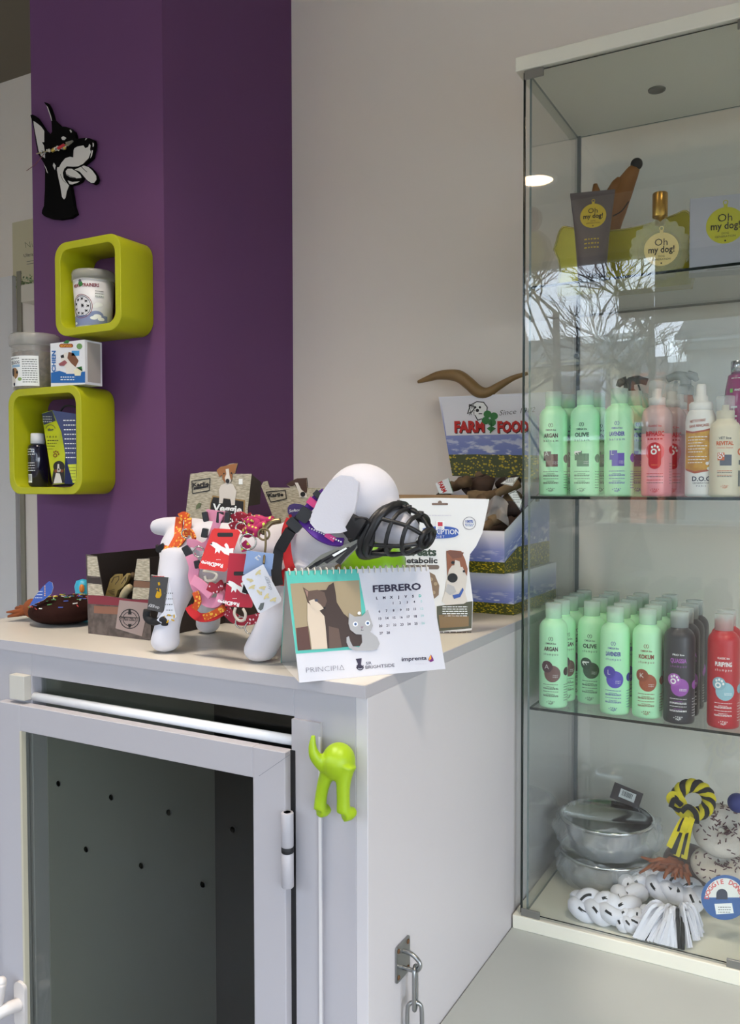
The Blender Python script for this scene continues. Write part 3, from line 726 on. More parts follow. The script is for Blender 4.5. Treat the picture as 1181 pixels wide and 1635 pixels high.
# pink two-phase sprays
PINK = mat('pink_liquid', (226, 150, 160), .25); PCL = mat('pink_clear', (222, 196, 194), .15, alpha=.75); RINK = INK('red', (196, 30, 44)); SPR = mat('spray_white', (228, 226, 220), .4)
def biphasic():
    t = thing('spray_bottle', 'x', 'bottle')
    b = B(); b.lathe([(.0215, 0), (.0252, .0012), (.0266, .005), (.0266, .112)], PINK, 30)
    b.lathe([(.0266, .112), (.0266, .140), (.0262, .146), (.0245, .152), (.0205, .1575), (.0155, .161), (.0135, .164), (.0135, .168)], PCL, 30)
    fr = Cy(.0266)
    b.text(fr, 'CLASSIC line', 0, .1235, .0034, RINK, 2, w=.0225, bold=.01); b.text(fr, 'BIPHASIC', 0, .1075, .0085, RINK, 2, w=.032, bold=.03)
    b.lines(fr, -.013, .013, .101, .0022, RINK, 2)
    b.disc(fr, 0, .0795, .0165, c_('pinkdisc', 224, 96, 108), 1); b.rrect(fr, -.011, .011, .049, .096, .0108, RINK, 2)
    paw(b, fr, .001, .0815, .0125, WINK, 3); b.lines(fr, -.005, .005, .0555, .0012, c_('peach', 236, 150, 90), 3)
    for k, v in enumerate((.040, .035, .029, .024)): b.lines(fr, -.0145, .0145, v, .001, RINK if k % 2 == 0 else GINK, 2)
    nogga(b, fr, .0115, RINK)
    fs_ = Cy(.0266, a0=1.2); b.disc(fs_, .002, .083, .007, RINK, 1)
    for k in range(8): b.lines(fs_, -.004, .006, .058-.005*k, .0012, GINK, 1)
    b.build('body', t)
    B().lathe([(.0143, .163), (.0143, .176), (.0085, .178), (.0085, .192), (.004, .193), (0, .193)], SPR, 22).build('sprayer', t)
    B().lathe([(.0150, .1640), (.0154, .166), (.0148, .205), (.0138, .207), (0, .207)], CLEARP, 24).build('overcap', t)
    return t
src = biphasic()
for i, (x, y, rz) in enumerate([(bx(1048, .632), .632, .05), (bx(1071, .690), .690, .25), (bx(1083, .748), .748, .35)]):
    lb = 'pink two-phase spray bottle with clear overcap, '+RANK[i]
    if i == 0: src.location = (x, y, SH[1]+.0006); src.rotation_euler = (0, 0, rz); src['label'] = lb; o = src
    else: o = dup(src, (x, y, SH[1]+.0006), rz, lb)
    o['group'] = 'pink sprays on the middle shelf'
# white and amber no-rinse cleaner
t = thing('spray_bottle', 'white bottle with amber label and pointed nozzle reading D.O.G', 'bottle', (bx(1118, .640), .640, SH[1]+.0006), .08)
WB = mat('white_bottle', (226, 226, 222), .4); AMB = print_noise('amber_print', (176, 120, 18), (206, 158, 44), 60); OR = INK('rust', (168, 74, 34))
b = B(); b.lathe([(.021, 0), (.0248, .0015), (.0258, .006), (.0258, .132), (.0240, .142), (.0205, .150), (.019, .152)], WB, 30)
fr = Cy(.0258)
b.poly(fr, [(-.03, .122), (-.03, .117), (-.012, .1135), (.004, .1155), (.03, .122), (.03, .052), (.012, .044), (-.008, .0405), (-.03, .047)], OR, 1)
b.poly(fr, [(-.03, .117), (-.03, .113), (-.012, .1105), (.006, .113), (.03, .119), (.03, .056), (.012, .0475), (-.008, .0445), (-.03, .050)], AMB, 2)
b.text(fr, 'NETTOYANT', -.004, .1300, .0046, OR, 2, w=.027, bold=.02, rot=.08); b.text(fr, 'SANS RINÇAGE', -.002, .1215, .0046, OR, 2, w=.034, bold=.02, rot=.08)
for k in range(9): b.lines(fr, -.0215, .012-.001*(k % 3)*4, .1035-.0052*k-(k > 5)*.003, .0012, WINK, 3)
for (u, v) in ((.0125, .058), (.0175, .061), (.015, .049)): b.disc(fr, u, v, .003, WINK, 3, n=12)
b.text(fr, 'D.O.G', .003, .0275, .0082, INK('navy', (40, 44, 66)), 2, w=.031, bold=.03); b.text(fr, 'GENERATION', .003, .0225, .0028, INK('navy', (40, 44, 66)), 2, w=.029)
b.text(fr, 'P A R I S', .003, .0175, .0024, INK('navy', (40, 44, 66)), 2, w=.016)
b.build('body', t)
B().lathe([(.0195, .1515), (.020, .1535), (.020, .163), (.017, .166), (.0125, .167), (.0115, .176), (.0085, .178), (.0078, .196), (.0065, .1975), (.0, .1975)], WB, 26).build('nozzle', t)
# cream vet lotion
t = thing('spray_bottle', 'small cream spray bottle reading REVITAL with clear overcap', 'bottle', (bx(1157, .626), .626, SH[1]+.0006), .10)
CRM = mat('cream_bottle', (222, 214, 188), .4); ORN = INK('orange', (206, 96, 40)); SLT = c_('slate', 82, 86, 100)
b = B(); b.lathe([(.0205, 0), (.0245, .0015), (.0255, .005), (.0255, .112), (.0248, .119), (.022, .126), (.016, .131), (.0148, .133), (.0148, .148), (.006, .149), (.006, .158), (0, .158)], CRM, 30)
fr = Cy(.0255)
b.text(fr, 'VET line', 0, .0985, .0042, GINK, 2, w=.020, bold=.02); b.text(fr, 'REVITAL', 0, .0885, .0066, ORN, 2, w=.028, bold=.04); b.text(fr, 'rescue lotion', 0, .0825, .0034, ORN, 2, w=.026)
b.rect(fr, -.008, .011, .0535, .072, SLT, 1); b.rect(fr, -.0115, -.0005, .0625, .0755, ORN, 2); paw(b, fr, -.006, .069, .008, WINK, 3)
for k, v in enumerate((.044, .041, .0365, .0345)): b.lines(fr, -.012, .012, v, .001, ORN if k % 2 == 0 else GINK, 2)
nogga(b, fr, .018, ORN, .8)
fs_ = Cy(.0255, a0=1.05); b.ring(fs_, .002, .077, .006, .003, ORN, 1); b.rect(fs_, -.001, .004, .055, .063, GINK, 1); b.rect(fs_, -.002, .004, .018, .045, GINK, 1)
b.build('body', t)
B().lathe([(.0152, .134), (.0152, .172), (.0145, .1735), (0, .1735)], CLEARP, 22).build('overcap', t)
# magenta bottle with chrome cap
MAG = mat('magenta_gloss', (150, 8, 96), .15, coat=.6); CHR = mat('chrome', (200, 202, 206), .12, metal=1.)
t = thing('shampoo_bottle', 'tall magenta bottle with chrome cap at the right end of the shelf', 'bottle', (bx(1180.5, .692), .692, SH[1]+.0006), .05)
b = B(); b.lathe([(.0245, 0), (.0275, .0015), (.0285, .006), (.0285, .135), (.0278, .165), (.0255, .190), (.0215, .2135), (.0195, .2165), (0, .2165)], MAG, 32)
fr = Cy(.0285)
b.text(fr, 'ANTI-', -.002, .1855, .004, WINK, 2, w=.014, bold=.02); b.rect(fr, -.0165, -.0115, .183, .190, mat('leaf_green', (110, 190, 50), .5), 2); b.lines(fr, -.014, .01, .2075, .0012, WINK, 2)
b.text(fr, 'TACH', -.004, .115, .0115, WINK, 2, w=.088, rot=PI/2)
b.build('body', t)
B().lathe([(.0165, .2168), (.0165, .2395), (.0155, .2405), (0, .2405)], CHR, 28).build('cap', t)
# trigger sprayers at the back
SAL = mat('salmon_liquid', (222, 160, 138), .25, alpha=.9); SAL2 = mat('salmon_red', (206, 96, 92), .3)
TRG = mat('trigger_clear', (196, 200, 196), .12, alpha=.5); TRD = mat('trigger_grey', (96, 96, 92), .25, alpha=.75)
def trigger(m1, m2, tm, label, loc, rz, txt):
    t = thing('trigger_sprayer', label, 'bottle', loc, rz)
    b = B(); b.lathe([(.026, 0), (.030, .0015), (.031, .006), (.031, .09)], m2, 30); b.lathe([(.031, .09), (.0305, .125), (.027, .150), (.019, .174), (.0145, .190), (.0135, .196)], m1, 30)
    fr = Cy(.031)
    if txt: b.text(fr, txt, 0, .112, .008, GINK, 2, bold=.02); b.lines(fr, -.014, .014, .085, .003, RINK, 2); b.disc(fr, .0, .066, .009, RINK, 2)
    b.build('body', t)
    h = B(); h.lathe([(.0145, .196), (.0150, .197), (.0150, .214), (.011, .217)], tm, 20)
    h.tube(smooth_path([(0, 0, .214), (0, 0, .224), (.004, 0, .2335), (.020, 0, .236), (.036, 0, .231)], 4), [.0105]*5+[.010]*4+[.009]*4+[.0075]*4, tm, 14)
    h.tube([(-.004, 0, .236), (-.018, 0, .232), (-.022, 0, .224)], [.009, .008, .005], tm, 10)
    h.build('spray_head', t)
    B().strap([(.018, 0, .226), (.022, 0, .212), (.017, 0, .198), (.020, 0, .190)], (1, 0, 0), .010, .003, tm).build('trigger', t)
trigger(SAL, SAL2, TRG, 'salmon trigger spray bottle behind the pink sprays', (bx(1093, .815), .815, SH[1]+.0006), PI-.2, 'UPI')
trigger(mat('pale_mist', (190, 200, 190), .2, alpha=.7), mat('pale_mist', (190, 200, 190), .2, alpha=.7), TRD, 'pale trigger spray bottle with grey head behind the lavender balsams', (bx(1003, .845), .845, SH[1]+.0006), .2, '')

# ------------------------------------------------------------------ top shelf
CRD = mat('label_cream', (226, 206, 140), .5); LIMEL = mat('label_lime', (178, 176, 30), .5); GOLDL = mat('label_gold', (196, 170, 40), .45)
def ohmydog(b, fr, u, v, r, m, l=1):
    b.disc(fr, u, v, r, m, l, n=36); b.rect(fr, u-.1*r, u+.1*r, v+.95*r, v+1.15*r, m, l); b.ring(fr, u, v+1.25*r, .14*r, .05*r, m, l, n=12)
    b.text(fr, 'Oh', u-.02*r, v+.22*r, .44*r, KINK, l+1, bold=.0); b.text(fr, 'my dog!', u, v-.2*r, .40*r, KINK, l+1, w=1.5*r, bold=.02)
    b.text(fr, 'DOG', u, v-.48*r, .12*r, KINK, l+1); b.text(fr, 'GENERATION', u, v-.66*r, .12*r, KINK, l+1, w=1.05*r); b.disc(fr, u, v-.84*r, .05*r, KINK, l+1, n=8)
Z1S = SH[2]+.0006
# grey tube standing on its cap
t = thing('cream_tube', 'grey upright cream tube with a round gold label, left on the top shelf', 'tube', (W(945, 380, y=.65).x, .650, Z1S), .20)
TUB = mat('tube_grey', (98, 90, 90), .38, metal=.25)
def tubef(u, v):
    a = 2*PI*u; z = .017+v*.152; k = v**1.4
    rx = .0262*(1-k)+.0405*k; ry = .0262*(1-k)+.0012*k
    return Vector((rx*math.cos(a), ry*math.sin(a), z))
b = B(); b.grid(tubef, 40, 18, TUB); b.box(-.0405, .0405, -.0012, .0012, .168, .174, TUB)
b.lathe([(0, .017), (.0262, .017)], TUB, 40)
class TF:
    step = None
    def __call__(s, u, v, l=0):
        k = max(0, min(1, (v-.017)/.152))**1.4; rx = .0262*(1-k)+.0405*k; ry = .0262*(1-k)+.0012*k
        return Vector((u, -ry*math.sqrt(max(0, 1-(u/rx)**2))-.0004*l-.0002, v))
tf = TF(); tf.step = .003
ohmydog(b, tf, .002, .126, .0235, GOLDL)
for k in range(3): b.lines(tf, -.013, .013, .080-.008*k, .0026, GOLDL, 2)
b.build('body', t); B().lathe([(.0235, 0), (.025, .001), (.025, .0165), (.0235, .0168), (0, .0168)], KINK, 30).build('cap', t)
# glass flacon
t = thing('perfume_bottle', 'round scalloped glass perfume bottle with gold cap on the top shelf', 'bottle', (W(1053, 380, y=.655).x, .655, Z1S), .22)
t.scale = (1.13, 1.13, 1.13)
FLG = mat('flacon_glass', (206, 208, 176), .06, alpha=.38, coat=.5); FLK = mat('perfume', (196, 186, 120), .1, alpha=.35)
b = B(); poly_ = []
for i in range(96):
    a = 2*PI*i/96; r_ = .0415+.0052*abs(math.cos(9*a)); poly_.append((r_*math.cos(a), .0445+.0425/.0425*r_*math.sin(a)))
poly_ = [(x, max(0.0, y)) for x, y in poly_]
fr = Fr((0, 0, 0), (1, 0, 0), (0, 0, 1)); b.prism(poly_, fr, -.013, .013, FLG)
fl = b.build('flacon', t); bevel(fl, .004, 2)
b = B(); b.prism(ell(0, .042, .033, .033, 40), fr, -.008, .008, FLK); b.build('perfume', t)
b = B(); ff = Fr((0, -.0131, .0), (1, 0, 0), (0, 0, 1)); ohmydog(b, ff, .002, .043, .0262, CRD); b.build('label_tag', t)
GLD = mat('gold_metal', (190, 150, 70), .3, metal=.9)
B().lathe([(.008, .085), (.008, .096), (.0115, .097), (.0118, .098), (.0118, .134), (.0105, .1355), (0, .1355)], GLD, 28).build('cap', t)
# silver carton
t = thing('carton', 'silver carton with a round lime label at the right of the top shelf', 'box', (.1065, .668, Z1S), .16)
SLV = mat('silver_card', (176, 178, 186), .35, metal=.35)
b = B(); b.box(-.049, .049, -.02, .02, 0, .130, SLV); ff = Fr((0, -.02, 0), (1, 0, 0), (0, 0, 1))
ohmydog(b, ff, .009, .078, .0315, LIMEL); b.text(ff, 'T H E   D O G', .01, .0075, .0035, KINK, 2, w=.04); b.lines(ff, -.02, .035, .0025, .0012, KINK, 2)
o = b.build('box', t); bevel(o, .001)
# gold gift tin shaped like a bone
t = thing('gift_tin', 'shiny green-gold gift tin with a wavy bone outline behind the bottles', 'tin', (.0, .745, Z1S), .05)
GT = mat('gold_tin', (190, 182, 52), .25, metal=.35); GT2 = mat('tin_edge', (206, 192, 110), .2, metal=.7)
out_ = []
TL, TR = W(886, 380, y=.735).x, W(1112, 380, y=.735).x; TC, TH = (TL+TR)/2, (TR-TL)/2
t.location.x = TC
topc = []
for k in range(61):
    x = -1+2*k/60; e = abs(x); topc.append((x*TH, .118+.030*e*e*(1 if e < .8 else math.sqrt(max(0, 1-((e-.8)/.2)**2)))-(.045*((e-.8)/.2)**3 if e > .8 else 0)))
poly_ = [(TH*.92, 0), (-TH*.92, 0), (-TH*.95, .02), (-TH*.90, .05), (-TH*.93, .075), (-TH, .095)]+topc[1:-1]+[(TH, .095), (TH*.93, .075), (TH*.90, .05), (TH*.95, .02)]
b = B(); b.prism(poly_, fr, -.022, .022, GT, GT2); o = b.build('tin', t); bevel(o, .005, 3)
b = B(); b.tube([fr(u*.985, v*.985+.0004)+Vector((0, -.0225, 0)) for u, v in poly_[2:-3]], .0016, GT2, 6); b.build('rim', t)
# carved brown dog lying head up on the tin
BRW = mat('brown_toy', (142, 92, 40), .6, noise=.08, nscale=20)
t = thing('toy_dog', 'brown toy dog head with black ball nose pointing up, behind the tube', 'toy', (-.07, .80, Z1S), 0)
def T1(px, py, y=.80): return W(px, py, y=y)
b = B(); b.tube(smooth_path([T1(958, 420), T1(962, 370), T1(978, 330), T1(994, 302), T1(1008, 277), T1(1015, 266)], 4), [.030, .031, .032, .033, .033, .033, .032, .031, .030, .028, .026, .024, .022, .020, .0175, .016, .0145, .013, .012, .011, .010], BRW, 18)
b.ball(T1(950, 335), (.026, .02, .028), BRW, 12)
o = b.build('body', t, True); blob(o, .004, 6)
b = B(); b.tube([T1(953, 320, .775), T1(951, 305, .772), T1(950, 294, .772)], [.008, .0085, .004], BRW, 10); b.tube([T1(975, 310, .782), T1(984, 292, .782), T1(988, 284, .784)], [.012, .009, .004], BRW, 10); b.build('ears', t, True)
B().ball(T1(1016, 262), .0118, mat('black_nose', (18, 16, 16), .6), 14).build('nose', t, True)
B().tube(smooth_path([T1(978, 345, .767), T1(992, 337, .768), T1(1003, 322, .776)], 4), .0012, KINK, 6).build('mouth', t, True)

# ------------------------------------------------------------------ floor of the cabinet
CZ = .0262
STEEL = mat('steel', (176, 178, 180), .18, metal=1.); WRAP = mat('cling_wrap', (226, 230, 232), .16, alpha=.27, bump=1., nscale=60)
bc = W(966, 1396, z=CZ); BX, BY = bc.x+.009, min(bc.y+.015, .792)
def bowl(z, label, wrapped):
    t = thing('pet_bowl', label, 'bowl', (BX, BY, z))
    b = B(); b.lathe([(0, .002), (.066, .002), (.070, 0), (.074, .004), (.080, .035), (.088, .060), (.0895, .062), (.087, .061), (.079, .036), (.070, .008), (.03, .006), (0, .006)], STEEL, 40); b.build('bowl', t)
    B().lathe([(.087, .058), (.094, .060), (.0955, .065), (.093, .068), (.088, .066), (.086, .061)], mat('bowl_rim', (186, 188, 186), .14, metal=1.), 48).build('rim', t)
    rnd = random.Random(int(z*1000))
    ph = [rnd.uniform(0, 6) for _ in range(8)]
    def wf(u, v):
        a = 2*PI*u; zz = .0065+.062*v; r0 = .084+.018*math.sin(PI*min(1, v*.9+.1))+.004*v
        r0 += (.0060*math.sin(5*a+ph[0]+3*v)+.0045*math.sin(11*a+ph[1]-7*v)+.003*math.sin(23*a+ph[2]+11*v)+.002*math.sin(41*a+ph[4]-17*v))*min(1, .25+v)+.014*max(0, math.cos(a+.1))**6*v
        return Vector((r0*math.cos(a), r0*math.sin(a), zz+.004*math.sin(5*a+ph[3])*v))
    B().grid(wf, 110, 12, WRAP).build('wrapping', t)
bowl(CZ, 'lower steel pet bowl in cling wrap on the cabinet floor', True)
bowl(CZ+.070, 'upper steel pet bowl in cling wrap, stacked on the other', True)
# dark price box on the bowls
pb = W(1000, 1262, y=BY+.083); pb.z = CZ+.155
t = thing('price_box', 'small dark box with white barcode sticker behind the stacked bowls', 'box', (pb.x, pb.y, pb.z))
M_ = Matrix.Rotation(.25, 4, 'Y') @ Matrix.Rotation(-.35, 4, 'X')
b = B(); b.box(-.030, .030, -.008, .008, -.017, .017, mat('dark_box', (44, 32, 34), .5), M=M_)
fr = Fr(M_ @ Vector((0, -.0083, 0)), M_ @ Vector((1, 0, 0)), M_ @ Vector((0, 0, 1)))
b.rect(fr, -.014, .019, -.008, .010, WINK, 1)
for k in range(14): b.rect(fr, -.009+k*.0016, -.009+k*.0016+random.choice((.0005, .0009)), -.003, .0075, KINK, 2)
b.build('box', t)
# chocolate and sprinkled donut plushes
PLB = mat('plush_brown', (66, 40, 34), .95, bump=.6, nscale=220, sheen=.3); PLC = mat('plush_cream', (196, 188, 178), .95, bump=.5, nscale=220)
TUFT = mat('plush_rust', (136, 72, 36), .95, bump=.8, nscale=150)
SPK = [mat('sprinkle_%d' % i, c, .6) for i, c in enumerate(((196, 60, 60), (214, 190, 60), (70, 90, 170), (226, 226, 220), (80, 140, 80), (90, 50, 60)))]
def donut(name, label, c, R_, r_, M, icing, dough, seed, cat='toy', group=None, sprk=60, dark=None):
    rnd = random.Random(seed); t = thing(name, label, cat, c, 0, group)
    def tf(u, v):
        a, q = 2*PI*u, 2*PI*v; rr__ = R_+r_*math.cos(q)*(1+.03*math.sin(5*a)); return M @ Vector((rr__*math.cos(a), rr__*math.sin(a), r_*.72*math.sin(q)))
    b = B(); b.grid(tf, 48, 20, dough); b.build('dough', t)
    def ti(u, v):
        a = 2*PI*u; q = -.45+v*(PI+.75+.18*math.sin(6*a)); k = r_+.0022
        return M @ Vector(((R_+k*math.cos(q))*math.cos(a), (R_+k*math.cos(q))*math.sin(a), k*.72*math.sin(q)))
    b = B(); b.grid(ti, 60, 14, icing); b.build('icing', t)
    sb = B()
    for k in range(sprk):
        a, q = rnd.uniform(0, 2*PI), rnd.uniform(.2, 2.7); k2 = r_+.003
        p = Vector(((R_+k2*math.cos(q))*math.cos(a), (R_+k2*math.cos(q))*math.sin(a), k2*.72*math.sin(q)))
        tt = Vector((rnd.uniform(-1, 1), rnd.uniform(-1, 1), rnd.uniform(-.3, .3))).normalized()*.0038
        sb.tube([M @ (p-tt), M @ (p+tt)], .0011, dark or rnd.choice(SPK), 5)
    o = sb.build('sprinkles', t); o['kind'] = 'stuff'
    return t
def look(n, roll=0):   # matrix turning +z onto n
    return Vector(n).to_track_quat('Z', 'Y').to_matrix().to_4x4() @ Matrix.Rotation(roll, 4, 'Z')
DKS = mat('sprinkle_dark', (84, 48, 56), .7)
pd1 = W(1151, 1326, y=.775); donut('donut_toy', 'cream plush donut with dark sprinkles leaning at the back of the cabinet floor', (min(pd1.x, .1190), pd1.y, pd1.z), .029, .0215, look((.15, -.72, .66)), PLC, PLB, 4, sprk=90, dark=DKS, group='plush donuts in the cabinet')
pd2 = W(1150, 1384, y=.745); donut('donut_toy', 'cream plush donut lying flat under the leaning donut', (min(pd2.x, .118), pd2.y, max(pd2.z, CZ+.025)), .030, .0215, look((.1, -.25, .96)), PLC, PLB, 5, sprk=90, dark=DKS, group='plush donuts in the cabinet')
pt_ = W(1072, 1392, y=.735)
t = thing('plush_toy', 'dark brown plush toy with rust fringe beside the bowls', 'toy', (pt_.x, pt_.y, CZ))
b = B(); b.ball((pt_.x+.03, pt_.y+.03, CZ+.030), (.050, .030, .030), PLB, 14); b.ball((pt_.x+.02, pt_.y+.06, CZ+.07), (.048, .03, .04), PLB, 14); o = b.build('body', t, True); blob(o, .005, 6)
b = B()
for k in range(26):
    a = random.uniform(-.9, .9); q = W(1082, 1384, y=.725)+Vector((random.uniform(-.012, .016), random.uniform(-.008, .008), random.uniform(-.008, .010)))
    b.tube([q, q+Vector((-.012+.028*math.sin(a), -.012, random.uniform(-.004, .008))), q+Vector((-.02+.05*math.sin(a), -.02, random.uniform(-.014, .006)))], [.005, .0045, .002], TUFT, 6)
b.build('fringe', t, True)
# blue ball cut by the frame
pb2 = W(1177, 1282, y=.76); t = tag(B().ball((0, 0, 0), .018, mat('blue_rubber', (30, 46, 120), .5), 16).build('ball'), 'blue rubber ball at the right edge on top of the donuts', 'ball'); t.location = (min(pb2.x, .152), pb2.y, pb2.z)
# yellow and black rope toy
YEL = mat('yellow_fleece', (206, 190, 24), .9, bump=.3, nscale=200); BLF = mat('black_fleece', (20, 20, 22), .95)
rope = thing('rope_toy', 'yellow and black twisted fleece rope toy with a knot and tassel', 'toy', W(1110, 1300, y=.715))
cR = W(1106, 1277, y=.72)
U_, V_ = Vector((.88, .45, .0)), Vector((-.1, .25, .96))
def ringp(a): return cR+U_*(.030*math.cos(a))+V_*(.026*math.sin(a))
for k, m_ in enumerate((YEL, BLF, YEL, BLF)):
    P = []
    for i in range(81):
        a = 2*PI*i/80; c0 = ringp(a); ra = (c0-cR).normalized(); n_ = U_.cross(V_); q = 4*a+PI/2*k
        P.append(c0+ra*.0068*math.cos(q)+n_*.0068*math.sin(q))
    B().tube(P[:-1], .0066, m_, 8, closed=True).build('strand', rope, True)
kc = W(1097, 1303, y=.70)
b = B(); b.ball(W(1100, 1300, y=.70), (.019, .014, .017), YEL, 12)
b.strap([W(1075, 1284, y=.70), W(1068, 1275, y=.695), W(1074, 1268, y=.70), W(1088, 1276, y=.70), W(1094, 1290, y=.695)], (0, -1, 0), .011, .006, YEL)
b.build('knot', rope, True)
b = B(); b.strap([W(1088, 1296, y=.685), W(1098, 1288, y=.682), W(1110, 1298, y=.683), W(1112, 1314, y=.69)], (0, -1, .2), .009, .005, BLF)
b.strap([W(1071, 1288, y=.695), W(1076, 1277, y=.688), W(1088, 1286, y=.69)], (0, -1, 0), .009, .005, BLF)
b.build('knot_band', rope, True)
for k, (xa, xb, yb, m_) in enumerate(((1092, 1068, 1352, YEL), (1096, 1074, 1362, BLF), (1099, 1080, 1366, YEL), (1103, 1087, 1362, BLF), (1105, 1092, 1370, YEL), (1098, 1086, 1345, YEL))):
    b = B(); b.strap([W(xa, 1306, y=.695-.002*k), W((xa*.6+xb*.4), 1322, y=.68-.001*k), W(xb, yb, y=.68+.004*k)], (0, -1, .3), .0105, .0045, m_); b.build('tassel_strip', rope, True)
# black and white braided ropes
WFL = mat('white_fleece', (222, 222, 230), .9, bump=.3, nscale=200)
def braid(name, label, path, R_, turns, black, seed):
    t = thing(name, label, 'toy', path[0]); P = smooth_path([Vector((q.x, max(q.y, DY+.016+R_*1.4), q.z)) for q in path], 14); n = len(P)
    for k in range(3):
        Q = []
        for i, p in enumerate(P):
            s_ = i/(n-1); T = (P[min(n-1, i+1)]-P[max(0, i-1)]).normalized(); up = Vector((0, -.5, .86)); up = (up-T*up.dot(T)).normalized(); sd = T.cross(up)
            q = 2*PI*turns*s_+2*PI*k/3; e = min(1, s_*10+.35, (1-s_)*10+.35)
            Q.append(p+sd*(R_*.62*math.sin(q)*e)+up*(R_*.30*math.sin(2*q)*e))
        B().tube(Q, [R_*.58*min(1, .7+6*i/(n-1), .7+6*(1-i/(n-1))) for i in range(n)], WFL, 10).build('strand', t, True)
        # a black strip laid along each strand
        rnd = random.Random(seed+k)
        b = B(); i = rnd.randint(2, 8)
        while i < n-7:
            L_ = rnd.randint(4, 8); o_ = Vector((rnd.uniform(-.2, .35), -.75, .55)).normalized()*(R_*.53)
            b.strap([Q[j]+o_ for j in range(i, i+L_)], o_, R_*.17, R_*.14, black, sub=2); i += L_+rnd.randint(1, 5)
        b.build('black_strip', t, True)
    return t
R1 = .027
def F(px, py, z): return W(px, py, z=z)
braid('rope_toy', 'thick white braided rope with black strips, bent in an L', [F(910, 1448, CZ+.024), F(945, 1463, CZ+.026), F(985, 1452, CZ+.028), F(1005, 1425, CZ+.030), F(1022, 1404, CZ+.034), F(1042, 1392, CZ+.036)], R1, 2.5, BLF, 11)
t = braid('rope_toy', 'white braided rope with black strips ending in a frayed tassel', [F(1040, 1402, CZ+.04), F(1056, 1414, CZ+.042), F(1085, 1420, CZ+.040), F(1118, 1437, CZ+.032)], R1*.98, 1.7, BLF, 23)
braid('rope_toy', 'short white braid with black strips lying between the L-shaped rope and the tassel', [F(985, 1476, CZ+.018), F(1018, 1470, CZ+.02), F(1052, 1455, CZ+.024)], R1*.72, 1.8, BLF, 31)
b = B(); rnd = random.Random(5); b2 = B()
for k in range(56):
    a = -1.2+2.4*k/55; o_ = F(1078+14*math.sin(a), 1452, CZ+.040)
    e = F(1072+62*math.sin(a)-8, 1530-30*abs(math.sin(a))**1.5-rnd.uniform(0, 26), CZ+.004)
    m2 = o_.lerp(e, .42)+Vector((rnd.uniform(-.006, .006), -.004, .020+rnd.uniform(-.010, .012)))
    e.y = max(e.y, DY+.017)
    m2.y = max(m2.y, DY+.02)
    (b2 if k % 8 in (2, 5) and rnd.random() < .6 else b).strap([o_, m2, e], (0, -.7, .7), .0058, .003, WFL, sub=6)
b.build('tassel', t, True); b2.mats = [BLF]; b2.build('black_fringe', t, True)
# round donut tag
tgp = W(1156, 1433, y=.655); TN = Vector((.2, -.93, .3)).normalized()
fr = PX(tgp, TN); BLT = mat('tag_blue', (30, 84, 150), .45); TRD2 = INK('tag_red', (206, 90, 90))
t = thing('hang_tag', 'round blue hang tag printed with a donut, leaning on the plush donuts', 'tag', tgp)
b = B(); b.prism([(1157+38*math.cos(2*PI*i/40), -(1433+36*math.sin(2*PI*i/40))) for i in range(40)], fr, -.0008, 0, BLT, WINK)
b.poly(fr, [(1156+31*math.cos(a*PI/20), -1433+31*math.sin(a*PI/20)) for a in range(0, 21)], c_('donut_white', 226, 226, 220), 1)
for i, ch_ in enumerate('DOGGIE DONUT'):
    a = PI*.96-i*(PI*.92/11); b.text(fr, ch_, 1156+24.5*math.cos(a), -1433+24.5*math.sin(a)-2.5, 7.5, TRD2, 2, bold=.03, rot=a-PI/2)
b.poly(fr, [(1152+9*math.cos(a*PI/10), -1428+9*math.sin(a*PI/10)) for a in range(0, 11)]+pp(1143, 1436, 1161, 1436), INK('navy', (40, 44, 66)), 3)
b.poly(fr, pp(1140, 1443, 1168, 1442, 1171, 1458, 1143, 1460), WINK, 2)
for k in range(3): b.lines(fr, 1146, 1166, -1449-4*k, 1.2, GINK, 3)
b.build('card', t, True)

# ================================================================== PILLAR: CUT-OUT, CUBES AND THEIR CONTENTS
ART_BLACK = mat('cutout_black', (9, 8, 8), .9, spec=.08); ART_WHITE = mat('cutout_white', (206, 202, 196), .5)
dh = thing('wall_cutout', 'black and white cut-out of a panting dog head on the purple pillar', 'wall art', W(105, 260, y=PY-.012))
fr = PX((0, PY-.012, 0), (0, -1, 0)); Zd = lambda *p: zc(40, 150, 7.785, p)
b = B()
b.prism(Zd((240, 100), (270, 110), (300, 160), (330, 240), (350, 315), (400, 365), (440, 405), (500, 405), (560, 425), (605, 465), (622, 520), (628, 560), (665, 555), (740, 545), (800, 550), (850, 570), (862, 610), (858, 660), (845, 720), (830, 790), (800, 820), (740, 870), (725, 885), (790, 900), (840, 945), (882, 1010), (895, 1060), (882, 1102), (845, 1120), (800, 1103), (740, 1055), (712, 1042), (690, 1085), (640, 1112), (560, 1135), (585, 1270), (605, 1400), (635, 1490), (560, 1540), (430, 1560), (320, 1550), (240, 1520), (207, 1485), (210, 1450), (235, 1390), (245, 1200), (248, 960), (240, 870), (195, 800), (160, 740), (135, 620), (110, 450), (85, 330), (65, 262), (90, 255), (140, 290), (190, 360), (240, 440), (280, 480), (315, 500), (335, 470), (330, 370), (325, 300), (300, 220), (270, 150), (240, 112)), fr, -.009, 0, ART_BLACK)
